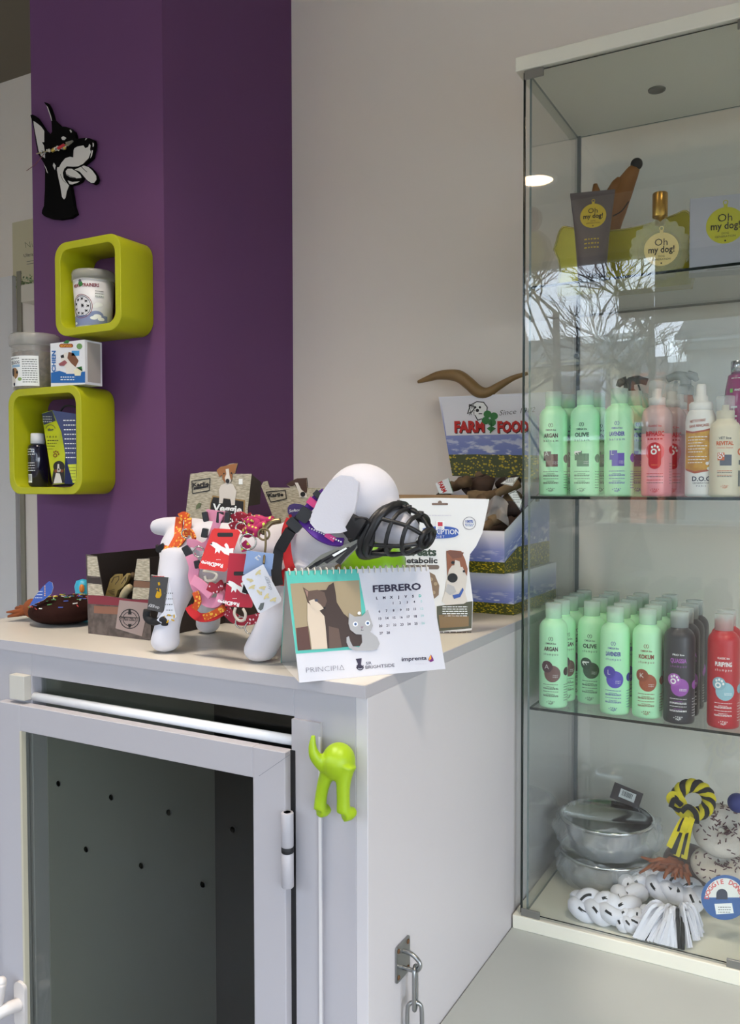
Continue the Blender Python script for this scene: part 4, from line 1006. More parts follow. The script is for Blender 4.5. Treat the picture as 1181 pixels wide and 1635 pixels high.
for pts in (
  [(105, 335), (150, 365), (200, 405), (240, 460), (240, 600), (210, 600), (235, 640), (245, 700), (250, 800), (200, 770), (170, 710), (145, 580), (110, 390)],
  [(605, 700), (600, 790), (560, 780), (500, 800), (450, 860), (425, 910), (400, 915), (398, 950), (415, 1040), (440, 1150), (460, 1280), (485, 1312), (505, 1290), (520, 1210), (548, 1140), (510, 1095), (478, 1040), (470, 980), (488, 930), (520, 900), (600, 905), (660, 900), (720, 870), (790, 800), (820, 720), (808, 690), (815, 640), (800, 620), (785, 660), (750, 675), (725, 640), (650, 655), (615, 675)],
  [(505, 960), (530, 930), (580, 930), (640, 965), (690, 1010), (702, 1040), (690, 1045), (640, 1050), (560, 1035), (515, 1005)],
  [(530, 1075), (590, 1095), (680, 1085), (660, 1100), (590, 1125), (555, 1122)], 
  [(615, 940), (690, 910), (730, 890), (790, 910), (840, 955), (885, 1020), (888, 1065), (860, 1105), (820, 1105), (770, 1070), (720, 1010), (680, 965)],
  [(450, 545), (475, 525), (515, 548), (490, 575), (462, 570)], [(553, 450), (570, 445), (582, 470), (572, 485)], [(358, 855), (382, 890), (372, 945), (345, 890)],
  [(265, 140), (285, 165), (325, 280), (336, 335), (328, 332), (310, 270)], [(232, 870), (262, 915), (288, 990), (272, 975), (255, 925)], [(840, 605), (856, 615), (855, 650), (842, 660)],
  [(830, 700), (845, 705), (832, 770), (812, 800)], [(755, 550), (775, 552), (745, 580)]): b.poly(fr, Zd(*pts), ART_WHITE, 1)
b.line(fr, Zd((700, 905), (740, 945), (770, 970)), .9, ART_BLACK, 2); b.line(fr, Zd((520, 1000), (570, 1030), (630, 1045)), .8, ART_BLACK, 2); b.line(fr, Zd((440, 1000), (470, 1070), (510, 1110)), .6, ART_BLACK, 2)
b.build('board', dh, True)
for px in (95, 112): B().lathe([(.006, 0), (.006, .0035)], ART_BLACK, 12, c=W(px, 300, y=PY-.0002), M=Matrix.Rotation(PI/2, 4, 'X')).build('spacer', dh, True)
# charm leash hung over the cut-out
cs = thing('charm_leash', 'thin beaded charm leash with a red tag hanging across the dog head cut-out', 'leash', W(90, 240, y=PY-.02))
b = B(); b.tube(smooth_path([W(58.5, 245.5, y=PY-.016), W(68, 243, y=PY-.018), W(80, 241, y=PY-.02), W(92, 239.5, y=PY-.02), W(104, 231, y=PY-.02), W(116, 226, y=PY-.02)], 4), .0016, mat('leash_cord', (168, 156, 116), .5), 6); b.build('cord', cs, True)
b = B(); rnd = random.Random(2); BM = [mat('bead_gold', (196, 170, 80), .3, metal=.7), mat('bead_white', (206, 200, 184), .4), mat('bead_silver', (150, 150, 146), .25, metal=.8)]
for k in range(24): 
    s_ = rnd.random(); b.ball(W(68+38*s_+rnd.uniform(-2, 2), 243-9*s_+rnd.uniform(-3, 3), y=PY-.022), rnd.uniform(.0022, .0042), BM[k % 3], 6)
b.build('beads', cs, True)
b = B(); f2 = PX((0, PY-.026, 0), (0, -1, 0)); b.prism(pp(90, 236, 101, 229, 104, 232, 93, 239), f2, -.001, 0, mat('tag_red_plain', (190, 26, 40), .4)); b.build('red_tag', cs, True)
b = B(); b.prism(pp(104, 227, 116, 223.5, 117, 225.5, 108, 234), f2, -.001, 0, BM[2]); b.build('silver_tag', cs, True)
b = B(); b.tube([W(42.5, 272.5, y=PY-.012), W(56, 263, y=PY-.014), W(70, 246, y=PY-.017)], .0008, mat('string_red', (120, 70, 70), .7), 5); b.build('string', cs, True)

CUBE = mat('lime_shelf', (172, 174, 4), .5, noise=.03, nscale=20)
def cube(label, x0, x1, y0, y1, z0, z1, r, th):
    t = thing('cube_shelf', label, 'shelf', ((x0+x1)/2, y1, z0), 0, 'lime cube shelves on the pillar')
    o_ = rr(x0, x1, z0, z1, r, 8); i_ = rr(x0+th, x1-th, z0+th, z1-th, r-th*.55, 8); k = len(o_)
    V = [(u, y0, v) for u, v in o_]+[(u, y0, v) for u, v in i_]+[(u, y1, v) for u, v in o_]+[(u, y1, v) for u, v in i_]
    Fs = []
    for a in range(k):
        c2 = (a+1) % k
        Fs += [(a, a+k, c2+k, c2), (2*k+a, 2*k+c2, 3*k+c2, 3*k+a), (a, c2, 2*k+c2, 2*k+a), (a+k, 3*k+a, 3*k+c2, c2+k)]
    b = B(); b.add(V, Fs, CUBE); o = b.build('frame', t, True)
    for p in o.data.polygons: p.use_smooth = abs(p.normal.y) < .5
    bevel(o, .0015); return t
cube('upper lime green rounded cube shelf holding a white tub', -1.261, -1.060, .401, PY-.0005, 1.179, 1.387, .034, .017)
cube('lower lime green rounded cube shelf holding a dark bottle and a yellow box', -1.421, -1.182, .399, PY-.0005, .823, 1.068, .036, .0165)
LIDM = mat('lid_plastic', (206, 204, 196), .2, alpha=.45); TUBW = mat('tub_white', (222, 222, 226), .4)
SKYB = c_('sky_blue', 130, 142, 180); RDK = INK('dark_red', (126, 28, 44)); GRN = mat('clover_green', (44, 120, 52), .5)
tc_ = W(150, 500, y=.452)
t = thing('treat_tub', 'white treat tub with translucent lid and a ring of animal silhouettes, inside the upper cube', 'tub', (tc_.x, .452, 1.1968), .35)
b = B(); prof = lambda v: .0395+.0055*min(1, max(0, v/.108)); b.lathe([(.0375, 0), (prof(0), .002), (prof(.108), .108)], TUBW, 40)
fr = Cy(prof); b.text(fr, 'MEAT  TRAINERS', .0, .0885, .0075, RDK, 2, w=.064, bold=.03); b.disc(fr, -.010, .095, .0062, GRN, 2, n=12); b.disc(fr, -.011, .1015, .004, GINK, 2, n=10)
b.rect(fr, -.04, .05, .004, .026, SKYB, 1); b.disc(fr, .024, .026, .016, SKYB, 1, ry=.010)
for (u, v, r) in ((.018, .020, .008), (.026, .024, .009), (.034, .018, .008), (-.03, .010, .006), (.03, .050, .009), (.022, .046, .008)): b.disc(fr, u, v, r, WINK, 2, ry=r*.5, n=14)
b.ring(fr, -.010, .046, .0265, .0012, RDK, 2, n=36); b.ring(fr, -.010, .046, .0232, .0012, INK('navy', (40, 44, 66)), 2, n=36)
rnd = random.Random(9)
for k in range(11):
    a = 2*PI*k/9; R0 = .0165 if k < 9 else .004
    u, v = -.010+R0*math.cos(a), .046+R0*math.sin(a); b.poly(fr, [(u+.0040*dx, v+.0040*dy) for dx, dy in ((-.9, -.8), (-.5, .2), (-.9, .9), (0, .45), (.9, .7), (.5, -.1), (.8, -.9), (.1, -.25))], KINK, 2)
b.rect(fr, .022, .042, .066, .074, WINK, 3)
for k in range(3): b.lines(fr, .023, .041, .0675+.0055*k, .0016, GINK, 4)
b.build('tub', t)
B().lathe([(.0440, .106), (.0480, .1065), (.0480, .124), (.0465, .1265), (.0455, .129), (.042, .1275), (0, .1265)], LIDM, 40).build('lid', t)
# big tub on the lower cube
tc2 = W(55, 600, y=.452)
t = thing('treat_tub', 'clear tub of dark treats with white label on top of the lower cube', 'tub', (tc2.x, .456, 1.0682), .25)
CTB = mat('clear_tub', (206, 200, 190), .2, alpha=.35)
B().lathe([(.049, 0), (.051, .002), (.0545, .104), (.0545, .108)], CTB, 40).build('tub', t)
B().lathe([(0, .003), (.048, .003), (.051, .088), (.03, .094), (0, .091)], print_noise('dark_treats', (40, 30, 30), (92, 74, 64), 120), 30).build('treats', t)
fr = Cy(lambda v: .0516+.0035*v/.104)
b = B(); b.rect(fr, -.046, .040, .008, .078, WINK, 1); b.text(fr, 'DELI-DOG', -.022, .060, .0072, INK('navy', (40, 44, 66)), 2, w=.034, bold=.03); b.lines(fr, -.04, -.006, .071, .003, GINK, 2)
b.rect(fr, -.034, -.004, .052, .058, c_('pale_blue', 150, 180, 206), 2)
b.disc(fr, -.022, .038, .012, c_('dog_tan', 150, 110, 66), 2, ry=.013); b.disc(fr, -.029, .041, .006, c_('dog_dark', 40, 30, 28), 3, ry=.010); b.disc(fr, -.013, .040, .0035, KINK, 3); b.disc(fr, -.030, .020, .010, c_('dog_white', 226, 222, 214), 2, ry=.012)
b.disc(fr, -.006, .024, .006, c_('pea', 140, 170, 90), 2, ry=.004); b.disc(fr, -.026, .013, .004, INK('navy', (40, 44, 66)), 3)
for k in range(11): b.lines(fr, .002, .036, .068-.0052*k, .0018, GINK, 2)
b.build('label_sheet', t)
B().lathe([(.0535, .1045), (.0585, .105), (.0585, .126), (.057, .1285), (.056, .1325), (.05, .131), (0, .130)], LIDM, 40).build('lid', t)
# small carton on the lower cube
p0, p1 = W(81, 600, y=.405), W(136, 600, y=.405)
t = thing('carton', 'small white and blue dog treat carton on top of the lower cube', 'box', ((p0.x+p1.x)/2, .43, 1.0682))
CBX = mat('carton_white', (226, 228, 232), .45); CBL = mat('carton_blue', (14, 96, 170), .45)
b = B(); hz_ = .0985; b.box(p0.x, p1.x, .405, .455, 1.0682, 1.0682+hz_, CBX)
fr = PX((0, .405, 0), (0, -1, 0))
b.poly(fr, pp(81.5, 595, 95, 592, 110, 597, 125, 595, 136, 593, 136, 611, 81.5, 611.5), CBL, 1)
b.text(fr, 'CHIEN', 89, -577, 6.2, CBL, 2, w=34, bold=.04, rot=PI/2); b.lines(fr, 88, 92, -592, .5, CBL, 2)
b.rrect(fr, 95, 117, -555, -549, 3, c_('brick_red', 150, 50, 30), 2); b.text(fr, 'BIOFOOD', 106, -554, 4, c_('gold_ink', 226, 170, 60), 3, w=18, bold=.03); b.poly(fr, pp(101, 548, 106, 543, 112, 544, 109, 548.5), GRN, 2)
b.disc(fr, 127, -553, 4.6, c_('seal_green', 110, 150, 90), 2); b.rect(fr, 115, 127, -568, -560, c_('price_blue', 70, 150, 206), 3)
b.poly(fr, pp(99, 568, 104, 563, 112, 563, 122, 570, 126, 578, 122, 586, 118, 590, 120, 597, 106, 597, 105, 588, 100, 583, 94, 582, 98, 577, 97, 571), c_('dog_white', 226, 222, 214), 2)
b.poly(fr, pp(110, 562, 118, 564, 126, 576, 121, 586, 114, 580, 108, 572), c_('dog_brown', 120, 76, 50), 3); b.poly(fr, pp(97, 568, 102, 566, 103, 571, 98, 572), KINK, 3); b.poly(fr, pp(94, 581, 104, 575, 108, 579, 103, 584, 96, 584), c_('tongue', 150, 84, 90), 4)
b.poly(fr, pp(118, 592, 124, 586, 131, 590, 129, 600, 120, 600), c_('cauli', 226, 222, 190), 3); b.poly(fr, pp(122, 587, 131, 585, 132, 593), GRN, 3)
for k in range(2): b.lines(fr, 97, 120, -603-4*k, 1.6, WINK, 2)
b.box(p1.x, p1.x+.0003, .412, .450, 1.0682+.006, 1.0682+hz_-.004, c_('side_grey', 170, 164, 158))
o = b.build('box', t, True)
# bottle in the lower cube
t0 = W(60, 770, y=.45)
t = thing('shampoo_bottle', 'dark navy bottle with white cap inside the lower cube', 'bottle', (t0.x, .452, .8402), .3)
NAV = mat('navy_bottle', (22, 20, 40), .15, coat=.4)
b = B(); b.lathe([(.0195, 0), (.0225, .002), (.0225, .094), (.020, .100), (.015, .102)], NAV, 30); fr = Cy(.0225)
for k in range(3): b.lines(fr, -.018, .006, .088-.006*k, .0022, WINK, 1)
for k in range(4): b.lines(fr, -.018, .006, .056-.006*k, .0014, WINK, 1)
b.rect(fr, -.016, -.002, .010, .030, WINK, 1)
for k in range(9): b.rect(fr, -.0152+.0014*k, -.0147+.0014*k, .014, .029, KINK, 2)
b.build('body', t); B().lathe([(.015, .1025), (.0165, .103), (.0162, .126), (.014, .1275), (0, .1275)], TUBW, 28).build('cap', t)
# leaning yellow and blue box
YBX = mat('yellow_card', (196, 206, 20), .4); BBX = mat('blue_card', (34, 44, 92), .4)
t = thing('carton', 'tall yellow and blue grooming box with a dog picture leaning inside the lower cube', 'box', W(95, 775, y=.45))
fr = PX(W(84, 700, y=.425), (-.30, -.95, .10))
L_ = pp(66.5, 660, 83, 655, 98, 690, 104, 725, 103, 772, 84, 774)
b = B(); n1 = fr.N
b.prism(L_, fr, -.030, 0, YBX, BBX)
b.poly(fr, pp(66.8, 661, 83, 655.5, 89, 672, 70, 678.5), BBX, 1)
for k in range(3): b.lines(fr, 69, 83, -(666+4*k), 1.3, WINK, 2)
b.text(fr, 'dog', 81, -688, 4.5, BBX, 2, bold=.03); b.ring(fr, 81, -686, 8, .8, BBX, 2, .2, PI-.2, 12); b.lines(fr, 75, 92, -699, 3, c_('olive_txt', 120, 130, 30), 2)
for k in range(4): b.lines(fr, 76, 94-3*k, -704-4.5*k, 1.2, KINK, 2)
paw(b, fr, 90, -726, 8, c_('paw_brown', 130, 60, 20), 2)
b.disc(fr, 94.5, -745, 9.2, KINK, 2, ry=9); b.poly(fr, pp(86, 750, 103, 750, 103.5, 771, 84, 773, 83.5, 763), KINK, 2); b.disc(fr, 89.5, -752, 2.6, c_('paw_brown', 130, 60, 20), 3); b.disc(fr, 99.5, -752, 2.6, c_('paw_brown', 130, 60, 20), 3); b.disc(fr, 94.5, -751, 3.2, c_('dog_white', 226, 222, 214), 3); b.disc(fr, 94.5, -749.5, 1.4, KINK, 4); b.poly(fr, pp(90, 755, 96, 756, 100, 771, 86, 772), c_('dog_white', 226, 222, 214), 3); b.poly(fr, pp(92.5, 741, 95, 741, 96, 754, 91.5, 754), c_('dog_white', 226, 222, 214), 3)
f3 = PX(fr(104, -725), (.62, -.78, 0)); side = pp(83.3, 655, 122, 661, 122, 771, 103.3, 772, 104.3, 725, 98.3, 690)
b.prism(side, f3, -.004, 0, BBX)
b.poly(f3, pp(103.8, 742, 122, 741, 122, 771, 103.4, 771.5), YBX, 1)
for k in range(9): b.lines(f3, 101+.5*k, 121, -(672+7.4*k), 1.4, WINK, 2)
for k in range(5): b.lines(f3, 110, 121, -(747+5*k), 1, KINK, 2)
b.build('box', t, True)
B().tube(smooth_path([W(97, 656, y=.445), W(103, 649, y=.445), W(112, 648, y=.445), W(124, 651, y=.445)], 4), .0022, KINK, 8).build('handle', t, True)
# far left: poster and wall shelf
PST = mat('poster_paper', (214, 206, 172), .7); pz0, pz1 = W(20, 478, y=1.597).z, W(20, 356, y=1.597).z; pxl = W(20.5, 400, y=1.597).x
t = thing('poster', 'cream poster with green foliage on the far wall, half hidden by the pillar', 'poster', (pxl+.15, 1.597, pz0))
b = B(); b.box(pxl, pxl+.36, 1.596, 1.5995, pz0, pz1, PST); fr = PX((0, 1.596, 0), (0, -1, 0))
b.text(fr, 'Nil', 41, -396, 10, c_('sage', 110, 120, 80), 2, bold=-.02, rot=.14, align='L'); b.text(fr, 'Ultrans', 38.5, -411, 5.5, KINK, 2, rot=.18, align='L')
for k in range(2): b.line(fr, pp(43, 418+4*k, 57, 415.5+4*k), .8, GINK, 2)
rnd = random.Random(1); GM = [c_('leaf%d' % i, *c) for i, c in enumerate(((96, 130, 72), (140, 160, 104), (70, 100, 60), (180, 190, 150)))]
for k in range(170):
    u, v = rnd.uniform(20.5, 72), -rnd.triangular(431, 460, 450)-.0*1; b.poly(fr, ell(u, v+rnd.uniform(-8, 2), rnd.uniform(.6, 1.5), rnd.uniform(.8, 2.2), 7, rnd.uniform(0, 3)), GM[k % 4], 2+(k % 5))
b.build('sheet', t, True)
q1, q2 = W(33, 455, y=1.46), W(33, 483, y=1.46)
t = tag(bevel(B().box(q1.x, q1.x+.4, 1.46, 1.5955, q2.z, q1.z, mat('shelf_white', (222, 216, 200), .5)).build('wall_shelf'), .002), 'thick white floating shelf in front of the poster on the far wall', 'shelf')

# ================================================================== ON THE COUNTER
SF = Vector((.42, -.907, 0))                       # facing the shop
# ---- desk calendar
cb1, cb2 = W(478, 1090, z=ZT+.0006), W(711, 1068, z=ZT+.0006)
cu_ = (cb2-cb1).normalized(); cn = Vector((cu_.y, -cu_.x, 0))
h0 = cn*(-.042); T_pl = cb1+h0
def on(px, py, o, n):
    d = _fw+_r2*((px-590.5)/FPX)-_u2*((py-817.5)/FPX); return CAM+d*((Vector(o)-CAM).dot(n)/d.dot(n))
ct1, ct2 = on(456, 912, T_pl, cn), on(684, 905, T_pl, cn)
cnn = (cb2-cb1).cross(ct1-cb1).normalized()
fr = PX(cb1, cnn)
PAPER = mat('paper_white', (206, 206, 213), .5); TEAL = mat('teal_print', (84, 186, 172), .5); CARDW = mat('grey_card', (206, 204, 200), .6)
cal = thing('desk_calendar', 'white and teal spiral desk calendar with a cat photo on the counter corner', 'calendar', (cb1+cb2)/2-cn*.04)
b = B(); b.prism(pp(456, 912, 684, 905, 711, 1068, 478, 1090), fr, -.0008, 0, PAPER)
b.poly(fr, pp(456, 912, 571, 908.5, 583, 972, 583, 1035.5, 472, 1044), TEAL, 1)
PHB = c_('photo_wall', 158, 142, 112)
b.poly(fr, pp(463, 932, 573, 926.5, 580, 1031, 475, 1039), PHB, 2)
b.poly(fr, pp(472, 1003, 491, 1000, 496, 1037, 475, 1039), c_('photo_sofa', 84, 52, 44), 3)
CA, CB_, CC = c_('cat_cream', 206, 190, 170), c_('cat_brown', 92, 72, 62), c_('cat_dark', 58, 42, 36)
b.poly(fr, pp(483, 938, 492, 944, 502, 943, 520, 942, 524, 935, 532, 930, 535, 945, 537, 962, 548, 980, 566, 995, 577, 1010, 579, 1031, 497, 1037.5, 494, 1010, 490, 992, 491, 975, 490, 960, 487, 948), CC, 4)
b.poly(fr, pp(490, 962, 498, 968, 510, 976, 517, 984, 519, 1000, 522, 1035.8, 497, 1037.3, 494, 1010, 490, 992), CA, 5)
b.poly(fr, pp(483, 938, 492, 944, 506, 942, 517, 946, 521, 960, 517, 972, 508, 974, 497, 968, 491, 962, 488, 950), CB_, 6)
b.poly(fr, pp(492, 960, 500, 957, 511, 966, 516, 972, 508, 976, 498, 972), CA, 7); b.disc(fr, 504, -959, 2.6, c_('cat_eye', 60, 66, 84), 8, ry=2.2); b.disc(fr, 517, -971, 1.8, KINK, 8)
b.poly(fr, pp(485, 941, 491, 945, 490, 954), c_('cat_ear', 150, 118, 106), 7)
b.poly(fr, pp(524, 1000, 540, 1004, 545, 1034, 525, 1035.6), CB_, 5)
# drawn grey cat
GC, GC2 = c_('drawn_grey', 166, 166, 168), c_('drawn_grey2', 150, 150, 154)
b.poly(fr, [(x, y) for x, y in pp(556, 979, 565, 985, 577, 984, 586, 974, 591, 990, 594, 999, 591, 1008, 581, 1014, 567, 1013, 558, 1006, 555, 996)], GC, 9)
b.poly(fr, pp(576, 1012, 590, 1009, 601, 1018, 605, 1028, 601, 1037, 590, 1039, 566, 1039, 556, 1035, 552, 1026, 552, 1018, 556, 1016, 558, 1024, 562, 1032, 572, 1034, 577, 1026), GC, 8)
for x, y in ((566, 997), (585.5, 995.5)): b.disc(fr, x, -y, 4, WINK, 10, n=16); b.disc(fr, x, -y, 2.4, c_('cat_blue', 120, 150, 200), 11, n=12); b.disc(fr, x, -y, 1.2, KINK, 12, n=8)
b.poly(fr, pp(574, 1001, 579, 1000.6, 576.5, 1004), c_('nose_mauve', 140, 110, 130), 10); b.line(fr, pp(576.5, 1004, 575, 1007, 579, 1006.5), .5, KINK, 10); b.disc(fr, 572, -979.5, 2.6, WINK, 10)
rb = math.atan2(5.5, 227); DNV = INK('night', (44, 38, 62))
b.text(fr, 'FEBRERO', 633.5, -943.5, 11, DNV, 2, w=77, bold=.035, rot=rb+.03)
for i, ch_ in enumerate('LMXJVSD'): b.text(fr, ch_, 601.5+11.45*i, -(957-.6*i), 4.2, DNV if i < 6 else TEAL, 2, bold=.04, rot=rb)
day = 1; r_i, c_i = 0, 2
while day <= 28:
    b.text(fr, str(day), 604.5+1.0*r_i*.9+11.3*c_i+(-.6*(2-c_i) if 0 else 0), -(966.5+11.6*r_i-.75*c_i), 4.0, DNV if c_i < 6 else c_('teal_pale', 150, 206, 200), 2, bold=.012, rot=rb)
    day += 1; c_i += 1
    if c_i == 7: c_i = 0; r_i += 1
b.text(fr, 'PRINCIPIΔ', 519, -1072, 8.6, INK('slate', (70, 70, 92)), 2, w=61, bold=-.022, rot=.07)
b.poly(fr, pp(567.5, 1052, 577, 1051, 576, 1061, 580, 1066, 568, 1067, 571, 1060), DNV, 2); b.ring(fr, 574.5, -1064.5, 6, 1.6, DNV, 2, PI, 2*PI, 12); b.ring(fr, 574.5, -1062, 5.5, 1.4, DNV, 2, PI, 2*PI, 12)
b.text(fr, 'SR', 588.5, -1061, 4.6, DNV, 2, w=9, rot=.08); b.text(fr, 'BRIGHTSIDE', 606.5, -1066.3, 5.4, DNV, 2, w=46.5, bold=.0, rot=.08)
b.text(fr, 'imprenta', 661, -1054.5, 6.6, DNV, 2, w=40, bold=.02, rot=.06); b.lines(fr, 663, 682, -1060.5, 1.4, c_('pale_grey', 200, 196, 206), 2)
b.poly(fr, pp(687.5, 1045, 691, 1051, 692, 1055, 687, 1057.5, 683, 1054, 685, 1049), INK('plum', (110, 30, 110)), 2); b.poly(fr, pp(687.5, 1046, 688, 1052, 684, 1055, 684.5, 1050), INK('amber', (240, 160, 40)), 3)
b.build('front_sheet', cal, True)
back1, back2 = cb1-cn*.088, cb2-cn*.088
back1, back2 = W(449, 1058, z=ZT+.0006), W(449, 1058, z=ZT+.0006)+(cb2-cb1)
b = B(); tn = Vector((0, 0, -.0006))
b.add([back1, back2, ct2, ct1, cb1-cn*.002, cb2-cn*.002], [(0, 1, 2, 3), (4, 3, 2, 5), (0, 4, 5, 1)], CARDW); 
b.add([back1-cu_*.0006-cn*.001, back1-cu_*.0006+cn*.002, ct1-cu_*.0006+cn*.001, ct1-cu_*.0006-cn*.002], [(0, 1, 2, 3)], TEAL); b.build('stand', cal, True)
CRI = mat('cream_wire', (226, 220, 206), .4)
b = B(); hole = B()
for i in range(24):
    s_ = (i+.5)/24; p = ct1.lerp(ct2, s_); vv = (cb1-ct1).normalized()
    q0 = p+vv*.006+cnn*.001; b.tube(smooth_path([q0, p+cnn*.004+vv*.001, p-vv*.0035, p-cnn*.005+vv*.002], 3), .0009, CRI, 6)
    f2 = Fr(p+vv*.0075+cnn*.0002, cu_, -vv); hole.add([f2(a, c) for a, c in ell(0, 0, .0014, .0017, 10)], [tuple(range(10))], DNV)
b.build('spiral_wire', cal, True); hole.build('punch_hole', cal, True)

# ---- white stuffed display dog
PLW = mat('white_felt', (200, 199, 207), .95, bump=.08, nscale=400, sheen=.25)
dog = thing('stuffed_dog', 'white stuffed display dog wearing harnesses, collars and a black muzzle', 'stuffed animal', (-.53, .12, ZT))
b = B()
def D(px, py, y=.12): return W(px, py, y=y)
b.tube(smooth_path([(-.64, .12, .738), (-.58, .12, .737), (-.50, .12, .734), (-.43, .12, .738), (-.395, .12, .748)], 3), [.042, .046, .049, .050, .049, .048, .047, .047, .049, .051, .053, .053, .050], PLW, 18)
b.ball((-.635, .12, .735), (.045, .055, .050), PLW, 14)
b.tube(smooth_path([D(318, 850), D(285, 842), D(262, 841), D(252, 841)], 3), [.024, .022, .020, .0185, .0175, .017, .0165, .0155, .014, .012], PLW, 14)
b.ball(D(252, 841), .0145, PLW, 10)
# neck and head
b.tube(smooth_path([(-.42, .12, .745), (-.375, .115, .765), (-.335, .11, .795), (-.315, .11, .812)], 3), [.050, .049, .047, .046, .045, .044, .044, .046, .048, .05], PLW, 16)
b.ball(W(578, 800, y=.11), (.056, .050, .055), PLW, 16)
b.tube(smooth_path([W(588, 815, y=.11), W(615, 832, y=.105), W(640, 846, y=.10), W(662, 853, y=.098)], 3), [.044, .042, .039, .035, .031, .028, .026, .024, .021, .017], PLW, 16)
# legs
b.tube(smooth_path([D(292, 882, .085), D(284, 925, .07), D(276, 965, .058), D(266, 1005, .05), D(264, 1026, .05)], 3), [.034, .035, .034, .033, .030, .026, .022, .0195, .0195, .0205, .022, .0232, .0236], PLW, 16)
b.ball((D(264, 1028, .05).x, .05, ZT+.017), (.0235, .024, .017), PLW, 12)
b.tube(smooth_path([D(470, 900, .085), D(452, 955, .07), D(432, 1005, .06), D(415, 1038, .06)], 3), [.034, .032, .030, .028, .0265, .0255, .025, .0245, .0245, .0245], PLW, 16)
b.ball((D(414, 1040, .06).x, .06, ZT+.018), (.0245, .0245, .018), PLW, 12)
b.tube(smooth_path([(-.635, .165, .715), (-.655, .195, .66), W(332, 990, y=.215)], 3), [.033, .030, .027, .024, .022, .0215, .022], PLW, 14)
b.ball((W(332, 996, y=.215).x, .215, ZT+.017), (.0225, .022, .017), PLW, 12)
b.tube(smooth_path([(-.42, .165, .715), (-.425, .19, .66), (-.43, .21, ZT+.022)], 3), [.033, .030, .028, .026, .025, .024, .024], PLW, 14)
b.ball((-.43, .21, ZT+.018), (.024, .024, .018), PLW, 12)
o = b.build('body', dog, True); blob(o, .0045, 10, .5)
# hanging ear and the brow seam
b = B(); ef = PX(W(540, 810, y=.050), Vector((.30, -.95, .05)))
b.prism(pp(528, 768, 545, 759, 563, 761, 573, 770, 570, 800, 560, 846, 545, 851, 522, 852, 505, 846, 496, 835, 498, 822, 512, 790), ef, -.008, .004, PLW)
o = b.build('ear', dog, True)
sm = o.modifiers.new('round', 'BEVEL'); sm.width = .005; sm.segments = 3; sm.limit_method = 'NONE'
# muzzle
MUZ = mat('muzzle_rubber', (20, 20, 22), .45)
mz = thing('dog_muzzle', 'black rubber basket muzzle strapped on the stuffed dog snout', 'muzzle', W(640, 845, y=.10))
b = B(); mc = W(640, 842, y=.098)
def mring(xt, yt, xb, yb, dy, n=28):
    a, c = W(xt, yt, y=.098), W(xb, yb, y=.098); ce = (a+c)/2; hh = (a-c)/2
    return [ce+hh*(math.copysign(abs(math.sin(2*PI*i/n))**.8, math.sin(2*PI*i/n)))+Vector((0, dy*math.copysign(abs(math.cos(2*PI*i/n))**.8, math.cos(2*PI*i/n)), 0)) for i in range(n)]
R1_, R2_, R3_, R4_ = mring(637, 806, 598, 885, .046), mring(652, 813, 632, 886, .044), mring(671, 823, 655, 884, .038), mring(686, 846, 676, 873, .020)
for ring_, r in ((R1_, .0062), (R2_, .0030), (R3_, .0032), (R4_, .0040)): b.tube(ring_, r, MUZ, 8, closed=True)
b.tube([p+Vector((-.010, 0, -.003)) for p in R1_], .0055, MUZ, 8, closed=True)
for i in (2, 7, 12, 16, 19, 22, 26): b.tube(smooth_path([R1_[i], R2_[i], R3_[i], R4_[i]], 3), .0030, MUZ, 8)
ce = sum(R4_, Vector())/28; b.tube([R4_[7], ce+Vector((.006, 0, 0)), R4_[21]], .0040, MUZ, 8)
for q in (R1_[7], R2_[7], R3_[7]): b.tube([q, q+Vector((.001, 0, .006))], [.0052, .004], MUZ, 8)
b.build('basket', mz, True)
b = B(); b.strap([R1_[16]+Vector((.0, -.002, 0)), W(585, 842, y=.052), W(566, 838, y=.045)], (0, -1, 0), .024, .004, BLK); b.strap([W(575, 826, y=.046), W(568, 838, y=.044), W(556, 858, y=.055)], (0, -1, 0), .022, .005, BLK)
b.strap([R1_[18], W(590, 858, y=.054), W(560, 866, y=.055)], (0, -1, 0), .014, .004, BLK)
b.build('strap', mz, True)

# ---- harnesses, collars, leashes and their sales cards
FLOR = dots('orange_floral', (196, 74, 14), (226, 172, 60), 190, .36); PNK = mat('pink_web', (216, 140, 168), .8); PDOT = dots('magenta_dots', (166, 24, 84), (186, 206, 70), 150, .30)
REDW = mat('red_web', (186, 22, 30), .75); BLW = mat('black_web', (22, 21, 24), .8); PURP = mat('purple_web', (84, 36, 140), .7); CRIM = dots('crimson_dots', (150, 20, 44), (226, 206, 210), 170, .25)
REDC = mat('red_card', (206, 34, 30), .45); CRC = mat('crimson_card', (176, 16, 48), .45); MET = mat('nickel', (176, 174, 168), .22, metal=1.); BLP = mat('black_plastic', (26, 26, 30), .4)
def Q(px, py, y=.058): return W(px, py, y=y)
def sp(bb, pix, y, w_, t, m, sub=4, n=None): return bb.strap([Q(px, py, (y if len(r) == 0 else r[0])) for px, py, *r in pix], n or SF, w_, t, m, sub=sub)
def ring3(c, R, r, m, n=SF): 
    n = Vector(n).normalized(); a = n.orthogonal().normalized(); c2 = n.cross(a); bb = B()
    bb.tube([Vector(c)+a*R*math.cos(2*PI*i/24)+c2*R*math.sin(2*PI*i/24) for i in range(24)], r, m, 8, closed=True); return bb
